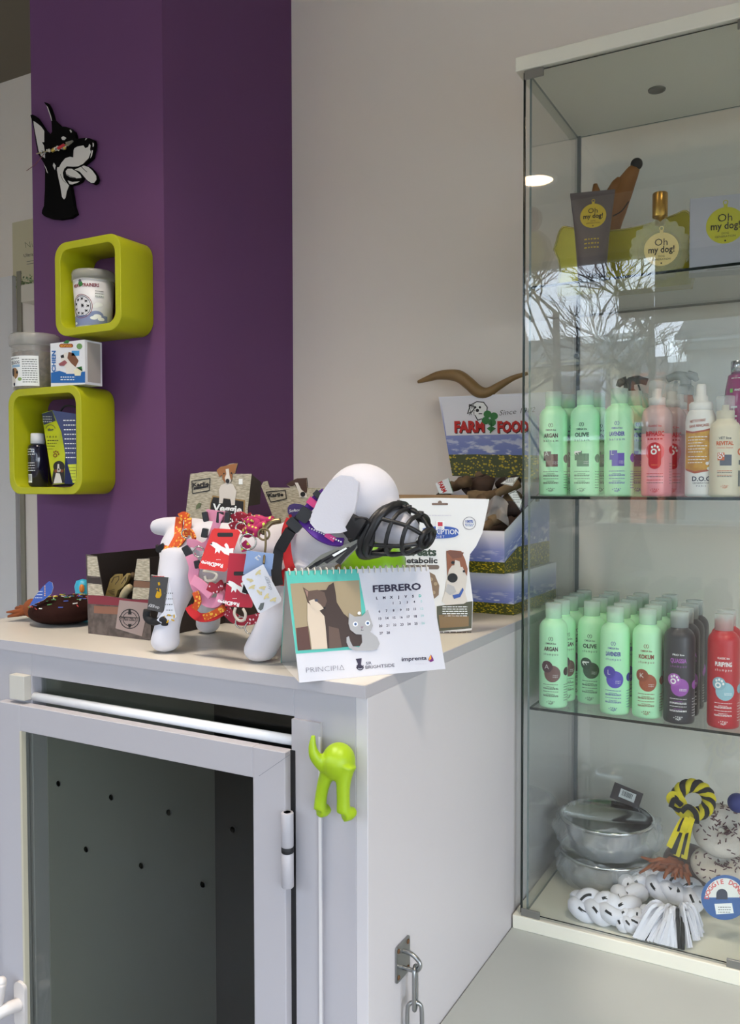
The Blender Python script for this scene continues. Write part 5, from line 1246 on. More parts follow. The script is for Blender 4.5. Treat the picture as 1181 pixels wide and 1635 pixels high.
def buckle(c, w_, h_, m, rot=0, d=.007):
    bb = B(); f = Fr(c, SF.cross(Vector((0, 0, 1)))*-1 if SF.cross(Vector((0, 0, 1))).x < 0 else SF.cross(Vector((0, 0, 1))), (0, 0, 1))
    P = rr(-w_/2, w_/2, -h_/2, h_/2, min(w_, h_)*.2); P = [(x*math.cos(rot)-y*math.sin(rot), x*math.sin(rot)+y*math.cos(rot)) for x, y in P]
    bb.prism(P, f, -d/2, d/2, m); return bb
def card(name, label, quad, y, m, art=None, cat='tag', group=None, n=SF, r=None, part='card', th=.0006):
    c = W(sum(q[0] for q in quad)/len(quad), sum(q[1] for q in quad)/len(quad), y=y); t = thing(name, label, cat, c, 0, group); f = PX(c, n)
    bb = B(); bb.prism([(a, -b_) for a, b_ in quad], f, -th, 0, m, WINK)
    if art: art(bb, f)
    bb.build(part, t, True); return t, f
# orange floral harness over the rump
t = thing('dog_harness', 'orange floral harness looped over the stuffed dog tail and rump', 'harness', Q(300, 860))
b = B(); sp(b, [(287, 826, .09), (285, 842, .088), (284, 856, .078), (276, 872, .068), (268, 888, .060)], .07, .0125, .003, FLOR); sp(b, [(300, 827, .09), (299, 843, .085), (292, 858, .074), (281, 872, .066)], .07, .0115, .003, FLOR)
sp(b, [(287, 826, .09), (294, 823, .095), (300, 827, .09)], .07, .0125, .003, FLOR); sp(b, [(295, 850, .074), (305, 850, .068), (311, 862, .062)], .07, .010, .003, FLOR); sp(b, [(270, 872, .062), (267, 884, .058), (264, 894, .056)], .06, .014, .003, FLOR); b.build_each('webbing', t)
ring3(Q(297, 852, .07), .007, .0012, MET).build('ring', t, True); 
b = B(); sp(b, [(262, 872, .060), (254, 877, .062), (250, 874, .064)], .06, .011, .004, BLW); b.build('end_tab', t, True)
b = B(); b.tube(smooth_path([Q(264, 893, .054), Q(261, 905, .05), Q(259, 918, .048)], 4), .0022, MET, 8); b.tube(smooth_path([Q(259, 896, .054), Q(257, 908, .05), Q(256, 920, .048)], 4), .0035, BLP, 8); b.build('clip', t, True)
# dark card with gold charm
GLD2 = mat('gold_foil', (216, 170, 40), .3, metal=.7)
def art1(bb, f):
    bb.lines(f, 244, 263, -921, 1.2, RINK, 1); bb.poly(f, pp(252, 930, 255, 929, 256, 934, 253, 935), GLD2, 2); bb.poly(f, pp(248, 952, 251, 943, 255, 946, 254, 939, 257, 941, 258, 950, 255, 955, 250, 955), GLD2, 2); bb.poly(f, pp(249, 940, 252, 939, 252, 942), GLD2, 2)
    bb.text(f, 'doggy', 246, -967, 5, c_('pale', 206, 206, 206), 2, w=18, rot=PI-.2)
card('hang_tag', 'dark grey tag with a gold dog charm hanging at the stuffed dog rear leg', [(241, 918), (269, 922), (261, 979), (235, 973)], .030, mat('dark_card', (62, 60, 60), .5), art1, th=.003)
def art1b(bb, f):
    for k in range(5): bb.lines(f, 262+k, 276, -(948+9*k), 1.6, GINK, 1)
    for (x, y) in ((262, 986), (270, 982), (278, 984), (268, 992), (276, 990)): bb.poly(f, ell(x, -y, 3.4, 1.3, 8, x), GLD2, 3)
card('charm_card', 'pale card with dangling gold charms behind the dark tag', [(270, 930), (279, 976), (282, 985), (261, 998), (250, 990), (262, 975)], .034, mat('pale_card', (206, 208, 216), .5), art1b, cat='card')
b = B(); P = [Q(235, 974, .034), Q(234, 985, .034), Q(241, 992, .034), Q(252, 992, .034), Q(262, 988, .034), Q(263, 997, .036)]
t = thing('leash', 'short black plush leash end bunched under the dark tag', 'leash', P[0]); b.tube(smooth_path(P, 4), .0058, BLW, 10); b.build('cord', t, True)
# pink harness
t = thing('dog_harness', 'pink webbing harness with grey buckles on the stuffed dog side', 'harness', Q(330, 860))
b = B(); sp(b, [(299, 867), (311, 868), (322, 873), (333, 868), (341, 850), (347, 832), (352, 820)], .052, .013, .003, PNK); sp(b, [(304, 886), (310, 905), (309, 922), (318, 945), (330, 960), (347, 962), (353, 950), (349, 938)], .046, .016, .004, PNK); sp(b, [(330, 822), (345, 824), (362, 826)], .060, .017, .004, PNK); sp(b, [(308, 925), (322, 935), (338, 950)], .042, .015, .004, PNK); b.build_each('webbing', t)
b = B()
for c, w_, h_, q in ((Q(328, 825, .054), .008, .015, .2), (Q(351, 826, .054), .009, .017, -.1), (Q(363, 826, .054), .007, .016, -.1), (Q(327, 851, .046), .009, .014, -.2), (Q(299, 880, .050), .011, .017, .5), (Q(315, 901, .044), .008, .012, .2)): 
    o = buckle(c, w_, h_, BLP, q).build('buckle', t, True); bevel(o, .0015)
ring3(Q(317, 881, .042), .008, .0013, MET).build('ring', t, True)
# red sales cards
def arty(dy, dx, mm, wd):
    def f_(bb, f):
        bb.rrect(f, 347+dx, 372+dx, -(857+dy), -(850.5+dy), 2, KINK, 1)
        bb.poly(f, [(x+dx, y-dy) for x, y in pp(335, 869, 340, 865, 346, 867, 353, 872, 361, 876, 358, 870, 361, 867, 364, 870, 366, 876, 373, 875, 372, 883, 366, 887, 358, 884, 352, 878, 350, 884, 347, 880, 343, 884, 344, 876)], WINK, 1)
        bb.poly(f, [(x+dx, y-dy) for x, y in pp(335, 869, 338.5, 866.5, 339, 869.5)], KINK, 2)
        bb.text(f, 'RedDingo', 339+dx, -(898+dy), 6.5, WINK, 1, w=35, bold=.03, rot=PI-.17); bb.lines(f, 345+dx, 352+dx, -(894+dy), .8, WINK, 1)
    return f_
t, f = card('sales_card', 'bright red sales card with a white jumping dog, upper of the two', [(342, 843.5), (380, 845.5), (383.5, 850), (362, 911), (358, 913), (318, 908), (317, 904), (338, 847)], .024, REDC, arty(0, 0, None, 0), cat='card', group='red harness cards', n=(.35, -.93, .15))
b = B(); hk2 = smooth_path([Q(325, 912, .022), Q(338, 913, .02), Q(346, 918, .02), Q(341, 926, .02), Q(330, 927, .02), Q(327, 920, .02)], 4); b.tube(hk2, .0022, mat('clear_hook', (216, 206, 190), .2, alpha=.7), 8); b.build('plastic_hook', t, True)
t, f = card('sales_card', 'crimson sales card with a white dog, lower of the two', [(366, 883), (405, 885), (403, 968), (401, 970.5), (359, 968), (358, 960)], .030, CRC, arty(62, 26, None, 0), cat='card', group='red harness cards', n=(.42, -.9, .05))
b = B(); hk2 = smooth_path([Q(376, 970, .028), Q(374, 980, .026), Q(380, 990, .026), Q(389, 990, .026), Q(392, 981, .026), Q(388, 972, .028)], 4); b.tube(hk2, .0022, MATS['clear_hook'], 8); b.build('plastic_hook', t, True)
# crimson dotted collar, magenta dotted leash
t = thing('dog_collar', 'crimson collar with white dots bunched on the stuffed dog back', 'collar', Q(385, 835))
b = B(); sp(b, [(372, 828), (383, 823), (394, 828), (402, 824)], .060, .012, .005, CRIM); sp(b, [(368, 842), (378, 838), (390, 843)], .050, .011, .004, CRIM); sp(b, [(333, 935, .034), (345, 940, .034), (356, 932, .034)], .036, .014, .004, CRIM); sp(b, [(362, 972, .046), (369, 985, .046), (380, 992, .046)], .046, .012, .004, CRIM); b.build_each('webbing', t)
ring3(Q(385, 843, .044), .008, .0013, MET).build('ring', t, True)
t = thing('leash', 'magenta leash with green dots tied in a knot beside a steel ring', 'leash', Q(410, 850))
b = B(); b.tube(smooth_path([Q(392, 833, .060), Q(402, 830, .055), Q(412, 834, .05), Q(405, 845, .048), Q(395, 853, .046), Q(392, 848, .048), Q(400, 843, .045), Q(410, 848, .043), Q(408, 855, .043)], 4), .0058, PDOT, 10); b.tube(smooth_path([Q(396, 836, .052), Q(410, 828, .054), Q(424, 832, .055), Q(436, 830, .056)], 4), .0062, PDOT, 10); b.tube(smooth_path([Q(406, 848, .046), Q(416, 840, .048), Q(426, 836, .052)], 4), .0056, PDOT, 10)
sp(b, [(393, 880, .040), (392, 872, .040), (396, 868, .040)], .040, .013, .004, PDOT); b.build('cord', t, True)
ring3(Q(396, 865, .036), .0115, .0014, MET).build('ring', t, True)
CHN = mat('dark_gold', (120, 106, 78), .35, metal=.8)
b = B(); b.tube(smooth_path([Q(448, 831, .058), Q(434, 834, .052), Q(424, 843, .046), Q(418, 852, .04)], 4), .0040, CHN, 8); ring3(Q(421, 853, .038), .008, .0016, CHN); b.tube(smooth_path([Q(423, 847, .038), Q(424, 868, .036), Q(422, 888, .030), Q(421, 900, .024)], 5), .0018, CHN, 6)
t = thing('chain_leash', 'antique gold chain leash with a snap hook hanging over the harness', 'leash', Q(430, 840)); b.build('chain', t, True); ring3(Q(421, 853, .038), .008, .0016, CHN).build('snap_hook', t, True)
# blue card and white charm card
def art3(bb, f):
    for (x, y) in ((409, 890), (414, 888), (411, 893)): bb.poly(f, ell(x, -y, 3, 1.2, 8, x), c_('pale', 206, 206, 206), 1)
card('charm_card', 'blue card behind the white charm card', [(394, 879), (437, 884), (433, 920), (388, 917)], .026, c_('card_blue', 132, 156, 196), art3, cat='card')
def art4(bb, f):
    for (x, y, a) in ((412, 914, .8), (399, 926, -.3), (402, 937, .5), (419, 938, .2), (414, 946, -.8), (425, 952, .9), (436, 957, .5)): bb.poly(f, ell(x, -y, 6.2, 2.0, 10, a), mat('charm_gold', (206, 190, 140), .3, metal=.6), 2); bb.poly(f, ell(x+2, -y-1, 2.0, 3.2, 8, a), MATS['charm_gold'], 3)
    bb.poly(f, pp(412, 972, 416, 963, 422, 962, 420, 972, 416, 975), GINK, 2); bb.text(f, 'doggy', 430, -930, 6, c_('pale2', 150, 156, 166), 2, w=24, rot=PI*.63)
card('charm_card', 'white card of gold bone charms hanging from the chain leash', [(420, 901), (449, 955.5), (448, 961), (416, 979), (412, 978), (386, 926), (386.5, 920)], .014, mat('pale_card', (206, 208, 216), .5), art4, cat='card', n=(.45, -.88, .05))
# red and black chest straps
t = thing('dog_harness', 'red webbing chest harness in front of the black strap', 'harness', Q(460, 870))
b = B(); sp(b, [(464, 829, .07), (457, 848, .062), (457, 875, .056), (461, 900, .052), (466, 912, .052)], .06, .0135, .003, REDW); sp(b, [(464, 829, .07), (473, 826, .085)], .06, .0135, .003, REDW); sp(b, [(452, 935, .045), (455, 915, .05), (467, 912, .05)], .05, .012, .003, REDW)
sp(b, [(302, 968, .044), (308, 978, .043), (320, 986, .043), (340, 984, .043), (356, 975, .045)], .045, .013, .004, REDW); sp(b, [(360, 975, .045), (380, 990, .046), (400, 990, .046), (418, 985, .046)], .046, .014, .004, CRIM); b.build_each('webbing', t)
ring3(Q(385, 994, .044), .0085, .0013, MET).build('ring', t, True); ring3(Q(400, 1003, .046), .0085, .0013, MET).build('ring', t, True)
b = B(); sp(b, [(312, 945, .036), (316, 960, .036), (310, 972, .036)], .036, .010, .004, FLOR); sp(b, [(326, 986, .04), (345, 978, .04), (358, 970, .04)], .04, .010, .004, FLOR); b.build('floral_strap', t, True)
t = thing('dog_harness', 'black webbing strap with slider running down the stuffed dog shoulder', 'harness', Q(450, 870))
b = B(); sp(b, [(488, 818, .055), (475, 832, .05), (465, 847, .046), (454, 862, .044), (446, 876, .042), (443, 892, .04), (441, 912, .038), (444, 935, .036)], .045, .0145, .004, BLW); sp(b, [(447, 877, .04), (455, 862, .04), (464, 847, .042)], .04, .016, .006, BLW); sp(b, [(399, 935, .020), (396, 948, .020)], .02, .018, .004, BLW); b.build_each('webbing', t)
o = buckle(Q(470, 838, .044), .022, .014, BLP, -.75, .008).build('slider', t, True); bevel(o, .002)
# purple collar
t = thing('dog_collar', 'purple and pink dotted collar with black buckle round the stuffed dog neck', 'collar', Q(500, 830))
b = B(); sp(b, [(518, 786, .075), (508, 793, .068), (500, 802, .062), (492, 812, .056), (484, 822, .053), (484, 832, .05), (492, 840, .05), (508, 855, .05), (528, 864, .052), (548, 866, .056)], .055, .0125, .004, PURP); b.build_each('webbing', t)
b = B(); sp(b, [(502, 798, .060), (495, 807, .056)], .05, .015, .005, mat('hot_pink', (206, 60, 130), .6)); sp(b, [(520, 853, .047), (534, 862, .05)], .05, .007, .004, MATS['hot_pink']); b.build('pink_band', t, True)
b = B(); sp(b, [(512, 788, .064), (505, 795, .060)], .06, .016, .006, BLP); b.build('band', t, True)
o = buckle(Q(486, 822, .046), .018, .020, BLP, -.6, .008).build('buckle', t, True); bevel(o, .002)
WST = B()
for k in range(14):
    s_ = k/13; x, y_ = 494+50*s_, 843+22*s_-6*math.sin(PI*s_)*0; WST.ball(Q(x, y_, .048), .0012, WINK, 6)
o = WST.build('stitching', t, True)
# grey tag under the chin
def art5(bb, f):
    for a in ((500, 900, 540, 878, 545, 880, 505, 905), (515, 896, 556, 873, 560, 875, 522, 900), (492, 906, 512, 893, 514, 895, 496, 909)): bb.poly(f, pp(*a), KINK, 1)
    bb.poly(f, pp(535, 897, 560, 873, 574, 864, 566, 877, 552, 890, 543, 902), KINK, 1); bb.poly(f, pp(530, 886, 552, 874, 554, 876, 533, 889), WINK, 2)
card('hang_tag', 'tilted grey camouflage tag hanging under the stuffed dog chin', [(485, 908), (512, 886), (576, 859), (570, 875), (544, 902), (540, 900), (530, 899), (490, 909)], .036, mat('tag_grey', (112, 112, 104), .5), art5)

# ---- lime toy standing behind the chest
lp = W(596, 900, y=.30); t = tag(B().lathe([(.034, 0), (.042, .004), (.046, .03), (.040, .065), (.044, .09), (.050, .115), (.048, .14), (.036, .160), (.018, .170), (0, .172)], mat('lime_toy', (116, 168, 12), .3, coat=.3), 32, sx=1.15).build('rubber_toy'), 'lime green glossy rubber toy standing behind the stuffed dog chest', 'toy'); t.location = (lp.x, .30, ZT+.0005)

# ---- donut plush at the left end
DC = W(101, 984, y=.17)
DBR = mat('dark_plush', (42, 22, 18), .95, bump=.5, nscale=240, spec=.1); DTU = mat('rust_plush', (128, 66, 30), .95, bump=.8, nscale=200)
t = thing('plush_toy', 'dark brown plush with coloured sprinkles and a rust tuft at the counter left end', 'toy', (DC.x, .175, ZT))
def pf(u, v):
    a = 2*PI*u; th = PI*v; return Vector((DC.x+.067*math.cos(a)*math.sin(th)**.7, .178+.070*math.sin(a)*math.sin(th)**.7, ZT+.0265-.0262*math.cos(th)+.004*math.cos(a)*math.sin(th)))
b = B(); b.grid(pf, 44, 20, DBR); b.build('body', t, True)
b = B(); rnd = random.Random(3)
for k in range(95):
    a = rnd.uniform(0, 2*PI); v = rnd.uniform(.60, .97); p = pf(a/(2*PI), v)+Vector((0, 0, .0008)); d_ = Vector((rnd.uniform(-1, 1), rnd.uniform(-1, 1), rnd.uniform(-.2, .2))).normalized()*.0042
    b.tube([p-d_, p+d_], .0010, SPK[k % 5], 5)
o = b.build('sprinkles', t, True); o['kind'] = 'stuff'
b = B(); q0 = Vector((DC.x-.064, .158, ZT+.024)); b.ball(q0+Vector((-.006, 0, .002)), (.019, .016, .019), DTU, 12)
for k in range(34):
    a = rnd.uniform(-.8, .8); e = rnd.uniform(-.9, .7); b.tube([q0+Vector((-.012, 0, .001)), q0+Vector((-.030, .02*a, .008*e-.003)), q0+Vector((-.045-.006*rnd.random(), .034*a, max(.013*e-.004, -.021)))], [.008, .005, .0015], DTU, 6)
b.build('tuft', t, True)
b = B(); f = PX(W(68, 950, y=.115), (.3, -.93, .2)); b.prism(pp(46.5, 968, 55, 953, 68, 937, 78, 928, 83, 930, 85, 938, 82, 948, 70, 958, 56, 964), f, -.0008, 0, mat('blue_tag', (22, 66, 150), .4), WINK)
for k in range(6): b.disc(f, 71.8, -(936+3*k), .9, c_('gold_ink', 226, 170, 60), 1, n=8)
for k in range(3): b.lines(f, 56+3*k, 68, -(955-5*k), 1, WINK, 1)
b.build('paper_tag', t, True)
pc2 = W(129, 941, y=.30)
t = thing('toy', 'small turquoise toy with an orange spot peeping out behind the dark tray box', 'toy', (pc2.x+.006, .30, ZT), 0)
b = B(); b.lathe([(.014, 0), (.020, .004), (.019, .02), (.015, .04), (.017, .052), (.013, .064), (0, .068)], mat('turquoise', (52, 168, 200), .4), 24); b.build('body', t); B().ball((.012, -.014, .050), (.006, .005, .009), mat('toy_orange', (206, 120, 40), .4), 8).build('spot', t)

# ---- dark treat tray
NWS = print_noise('newsprint', (150, 142, 122), (196, 186, 164), 90, .7, (1, 1, 7)); DKC = mat('dark_carton', (52, 42, 38), .7, noise=.2, nscale=40); DKI = mat('carton_inside', (40, 30, 26), .8); PLM = mat('carton_red', (120, 32, 48), .6); GBR = print_noise('carton_grey', (70, 60, 56), (98, 86, 80), 60)
tx0, ty0 = W(141, 1013, z=ZT).x, W(141, 1013, z=ZT).y; tx1 = W(241, 1022, z=ZT).x; TY = (ty0+W(241, 1022, z=ZT).y)/2; TD = .23
t = thing('treat_tray', 'dark cardboard treat tray with notched front on the counter behind the dog rear leg', 'box', ((tx0+tx1)/2, TY, ZT))
fr = PX((0, TY, 0), (0, -1, 0)); HB = W(139, 885, y=TY).z-ZT
b = B(); b.prism(pp(137, 885, 155, 888, 166, 951, 212, 957, 219, 892, 239, 891.5, 241, 1022, 141, 1013), fr, -.0015, 0, GBR, DKI)
b.poly(fr, pp(139.5, 888, 155, 889, 160, 921, 140, 919), NWS, 1); b.poly(fr, pp(140, 922, 160.5, 923, 162, 933, 140, 931), DKC, 2); b.poly(fr, pp(140, 931, 162, 933, 166, 951, 141, 950), NWS, 1)
b.poly(fr, pp(219, 893, 239, 892, 239.5, 928, 214, 926), NWS, 1); b.poly(fr, pp(214, 927, 239.5, 929, 239.5, 939, 213, 937), c_('rust_print', 120, 84, 60), 1); b.poly(fr, pp(213, 938, 239.5, 939, 240, 957, 211, 956), NWS, 1)
b.poly(fr, pp(141, 950, 166, 951.5, 212, 957.5, 240, 957.5, 240, 970, 141, 964), PLM, 2); b.poly(fr, pp(150, 967, 190, 969, 190, 981, 150, 979), c_('rust_print2', 130, 86, 66), 1)
b.poly(fr, pp(191, 958, 238, 963, 227, 1016, 185, 1003), c_('stamp_paper', 150, 132, 128), 3)
for r, w_ in ((16, 1.4), (11.5, 1)): b.ring(fr, 208, -988, r, w_, KINK, 4)
b.poly(fr, pp(191, 984, 224, 986, 224, 992, 191, 990), KINK, 5); b.text(fr, 'GLUTEN FREE', 207.5, -990.3, 4, c_('stamp_paper', 150, 132, 128), 6, w=31, bold=.03, rot=-.05); b.poly(fr, pp(206, 972, 209, 972, 211, 981, 205, 981), KINK, 4); b.poly(fr, pp(205, 996, 211, 996, 209, 1002, 206, 1002), KINK, 4)
b.build('front_panel', t, True)
b = B(); b.box(tx0, tx0+.0015, TY+.0016, TY+TD, ZT, ZT+HB, DKI); b.box(tx1-.0015, tx1, TY+.0016, TY+TD, ZT, ZT+HB, DKC); b.box(tx0, tx1, TY+TD, TY+TD+.0015, ZT, ZT+HB, DKI); b.box(tx0, tx1, TY+.0016, TY+TD, ZT, ZT+.0015, DKI); b.box(tx0+.0015, tx1-.0015, TY+.0016, TY+TD, ZT+.0015, ZT+.035, DKI); b.build('tray', t, True)
CHW = mat('chew_tan', (150, 128, 76), .6, noise=.12, nscale=60)
def chew(label, pix, y, m, rads):
    t = thing('dog_chew', label, 'dog treat', W(pix[-1][0], pix[-1][1], y=y), 0, None); b = B(); b.tube(smooth_path([W(px, py, y=y) for px, py in pix], 4), rads, m, 12); b.build('chew', t, True); return t
t = thing('dog_chew', 'flat olive tan chew with a carved figure standing in the dark tray', 'dog treat', W(185, 945, y=TY+.03)); fr = PX((0, TY+.03, 0), (0, -1, 0)); b = B()
b.prism(pp(168, 951, 176, 924, 184, 917, 192, 917, 193, 924, 190, 934, 185, 953, 176, 957), fr, -.006, 0, CHW); b.prism(pp(190, 930, 198, 920, 203, 915, 205, 918, 202, 928, 196, 937, 188, 943), fr, -.006, 0, CHW)
for a in ((178, 930, 182, 922, 190, 920, 190, 925, 184, 933), (194, 932, 201, 921, 200, 928)): b.line(fr, pp(*a), 1.0, DKC, 1)
for k in range(4): b.line(fr, pp(172+2*k, 944+1.5*k, 183, 941+3*k), .7, DKC, 1)
o = b.build('chew', t, True); bevel(o, .0015)
chew('pale bone-coloured chew stick lying in the dark tray', [(194, 962), (198, 949), (204, 941), (208, 938)], TY+.02, mat('chew_pale', (176, 160, 124), .6), [.007]*13)
chew('dark chew stick at the back of the dark tray', [(200, 936), (206, 925), (214, 918)], TY+.06, mat('chew_dark', (84, 66, 40), .7), [.006]*9)

# ---- cardboard dog-treat displays behind the stuffed dog
CHALK = mat('chalkboard', (30, 28, 28), .7); DGB, DGW = c_('dog_tan2', 150, 96, 50), c_('dog_white2', 214, 206, 196)
YV = .315
t = thing('display_box', 'newsprint cardboard display box with a terrier cut-out and chalkboard reading Veggie', 'box', W(355, 900, y=YV))
fr = PX((0, YV, 0), (0, -1, 0)); xl, xr = W(299, 800, y=YV).x, W(396, 800, y=YV).x; zt_ = W(350, 757, y=YV).z
b = B(); P3 = lambda *a: zc(220, 730, 3.937, a)
b.prism(P3((330, 105), (400, 95), (430, 90), (470, 92), (505, 90), (498, 82), (520, 60), (550, 55), (580, 40), (628, 38), (612, 100), (606, 105), (715, 105), (690, 330), (690, 500), (290, 500), (300, 360)), fr, -.002, 0, NWS, DKC)
b.ring(fr, 220+398/3.937, -(730+180/3.937), .1, .1, KINK, 2, n=3)
b.line(fr, P3((340, 150), (455, 133), (450, 210), (345, 228), (340, 150)), 1.4, KINK, 2); b.text(fr, 'Karlie', 220+398/3.937, -(730+182/3.937), 6.4, KINK, 2, w=26, bold=.04, rot=.08); b.poly(fr, P3((352, 190), (445, 178), (443, 190), (352, 205)), KINK, 2)
b.poly(fr, P3((470, 240), (675, 270), (672, 420), (445, 400), (455, 290)), c_('board_edge', 150, 120, 70), 1); b.poly(fr, P3((475, 250), (665, 278), (662, 420), (452, 400), (460, 290)), CHALK, 2)
b.text(fr, 'Veggie', 220+562/3.937, -(730+345/3.937), 12, WINK, 3, w=47, bold=.035, rot=-.09); b.text(fr, 'Snack', 220+545/3.937, -(730+410/3.937), 12, WINK, 3, w=42, bold=.03, rot=-.09)
b.poly(fr, P3((525, 175), (560, 160), (600, 170), (622, 215), (615, 255), (612, 300), (590, 302), (583, 262), (540, 258), (535, 290), (512, 290), (515, 240), (512, 205)), DGW, 4)
b.poly(fr, P3((498, 82), (520, 62), (550, 55), (585, 45), (628, 38), (612, 100), (598, 105), (595, 135), (572, 165), (555, 165), (535, 140), (532, 110), (515, 125)), DGB, 5); b.poly(fr, P3((555, 75), (575, 72), (580, 115), (590, 150), (572, 168), (556, 165), (550, 130), (560, 105)), DGW, 6)
for x, y in ((545, 103), (592, 100)): b.disc(fr, 220+x/3.937, -(730+y/3.937), 1.3, KINK, 7, n=10)
b.disc(fr, 220+568/3.937, -(730+150/3.937), 3.2, KINK, 7, n=14, ry=3.8)
b.poly(fr, P3((365, 330), (368, 305), (385, 285), (402, 290), (392, 318)), c_('leaf_print', 96, 104, 70), 2); b.rect(fr, 220+635/3.937, 220+660/3.937, -(730+170/3.937), -(730+135/3.937), WINK, 2)
b.build('front_panel', t, True)
b = B(); b.box(xl+.004, xr-.006, YV+.003, YV+.10, ZT, ZT+.075, DKC); b.build('carton', t, True)
b = B(); sx0, sx1 = W(400, 757, y=YV).x, W(416, 765, y=YV+.05).x; b.add([W(401, 757, y=YV+.002), W(417, 770, y=YV+.06), W(415, 805, y=YV+.06), W(397, 808, y=YV+.002)], [(0, 1, 2, 3)], DKC); b.add([W(401, 757, y=YV+.0035)+Vector((-.002, 0, 0)), W(417, 770, y=YV+.0615), W(415, 805, y=YV+.0615), W(397, 808, y=YV+.0035)+Vector((-.002, 0, 0))], [(3, 2, 1, 0)], DKC); b.build('side_flap', t, True)
YK = .44
t = thing('display_box', 'newsprint display box with a half-hidden terrier cut-out behind the stuffed dog neck', 'box', W(465, 900, y=YK))
fr = PX((0, YK, 0), (0, -1, 0)); P4 = lambda *a: zc(400, 730, 3.69, a)
b = B(); b.prism(P4((62, 170), (75, 145), (100, 140), (112, 178), (235, 180), (210, 160), (240, 140), (275, 125), (330, 122), (335, 180), (440, 182), (450, 420), (150, 420), (120, 320)), fr, -.002, 0, NWS, DKC)
b.line(fr, P4((92, 205), (205, 195), (212, 245), (120, 265), (92, 205)), 1.4, KINK, 2); b.text(fr, 'Karlie', 400+150/3.69, -(730+232/3.69), 6, KINK, 2, w=24, bold=.04, rot=.06)
b.poly(fr, P4((210, 160), (240, 140), (275, 125), (330, 122), (335, 200), (320, 225), (290, 205), (262, 165), (240, 172)), c_('dog_dark2', 70, 46, 34), 3); b.poly(fr, P4((262, 150), (280, 150), (300, 190), (330, 215), (335, 238), (290, 235), (285, 205)), DGW, 4); b.disc(fr, 400+310/3.69, -(730+218/3.69), 4, KINK, 5)
b.build('front_panel', t, True); b = B(); b.box(W(436, 830, y=YK).x, W(512, 830, y=YK).x, YK+.003, YK+.05, ZT, ZT+.08, DKC); b.build('carton', t, True)
# purple soft-touch label
t, f = card('hang_tag', 'oval violet tag with white script hanging by the stuffed dog neck', [(462, 806), (470, 804), (480, 805), (487, 808), (488, 820), (478, 825), (463, 826), (459, 818), (459, 811)], .075, c_('violet_tag', 52, 28, 96), lambda bb, f: bb.text(f, 'Softouch', 474, -816.5, 4.6, WINK, 1, w=25, rot=.12, shear=.2))
# brown shipping carton
KRF = mat('kraft', (150, 124, 92), .75, noise=.06, nscale=30)
cx0, cx1, cy0, cy1 = W(458, 800, y=.50).x, -.338, .50, .60; cz1 = W(560, 797, y=.50).z
t = thing('carton', 'brown cardboard carton standing behind the stuffed dog head', 'box', ((cx0+cx1)/2, .55, ZT))
b = B(); b.box(cx0, cx1, cy0, cy1, ZT+.0003, cz1, KRF); o = b.build('box', t, True); bevel(o, .001)
b = B(); b.box(cx0+.002, cx1-.002, cy1-.004, cy1, cz1, cz1+.008, KRF); b.build('flap', t, True)

# ---- treat pouch
bl = W(690, 1012, z=ZT); brr = W(753, 1008, z=ZT); bu = (brr-bl); bu = Vector((math.cos(.66), math.sin(.66), 0)); bn = Vector((bu.y, -bu.x, 0))
P_O = (bl+brr)/2
t = thing('treat_pouch', 'white resealable treat pouch with a terrier and blue label, standing by the calendar', 'bag', P_O)
fr = PX(P_O+bn*.010, bn); PW = mat('pouch_white', (224, 222, 218), .3)
pw = pp(629, 800, 640, 796, 700, 795, 781, 797, 778, 812, 770, 850, 760, 872, 750, 885, 748, 905, 755, 960, 753, 1006, 720, 1010, 640, 1014, 633, 960, 628, 880)
b = B(); b.prism(pw, fr, -.020, 0, PW)
o = b.build('pouch', t, True); bevel(o, .006, 3)
b = B(); f2 = PX(P_O+bn*.0106, bn)
b.rrect(f2, 689, 715, -806.5, -803, 1.6, c_('hanger', 120, 96, 80), 1); b.disc(f2, 702, -802.5, 3.2, MATS['print_hanger'], 2)
b.poly(f2, [(702+0+ (30*math.cos(2*PI*i/40)), -850+9.8*math.copysign(abs(math.sin(2*PI*i/40))**.6, math.sin(2*PI*i/40))) for i in range(40)], c_('label_blue', 34, 80, 170), 1)
b.text(f2, 'PRESCRIPTION', 700, -853, 8.2, WINK, 2, w=66, bold=.01); b.text(f2, 'D I E T', 702, -858.5, 3.6, WINK, 2)
b.rect(f2, 695.5, 709, -845, -832, WINK, 3); b.rect(f2, 698.5, 706, -840, -833.5, c_('label_red', 196, 40, 60), 4); b.text(f2, "Hill's", 702, -844.3, 2.8, c_('label_blue', 34, 80, 170), 4)
b.lines(f2, 683, 720, -823.5, 1, c_('pale_grey', 200, 196, 206), 1)
b.ring(f2, 749, -835.5, 10.5, 1.1, c_('seal_grey', 150, 146, 150), 1); b.text(f2, '100%', 749, -834.5, 4.6, c_('label_blue', 34, 80, 170), 1, w=12, bold=.03); b.lines(f2, 742, 756, -837.5, 1.2, MATS['print_label_blue'], 1); b.lines(f2, 743, 755, -840, 1.2, MATS['print_label_blue'], 1)
b.text(f2, 'Treats', 671, -887, 13, INK('pine', (44, 64, 44)), 1, w=51, bold=.04); b.text(f2, 'Metabolic', 667.5, -899, 9, KINK, 1, w=61, bold=.03)
b.rrect(f2, 637, 701, -909, -902, 3.4, c_('taupe', 110, 92, 80), 1)
b.poly(f2, pp(683, 912, 694, 918, 701, 935, 700, 950, 693, 956, 687, 935), c_('kibble', 130, 104, 76), 1)
for (x, y) in ((688, 925), (695, 932), (692, 946)): b.disc(f2, x, -y, 3, c_('kibble2', 170, 146, 110), 2, n=10)
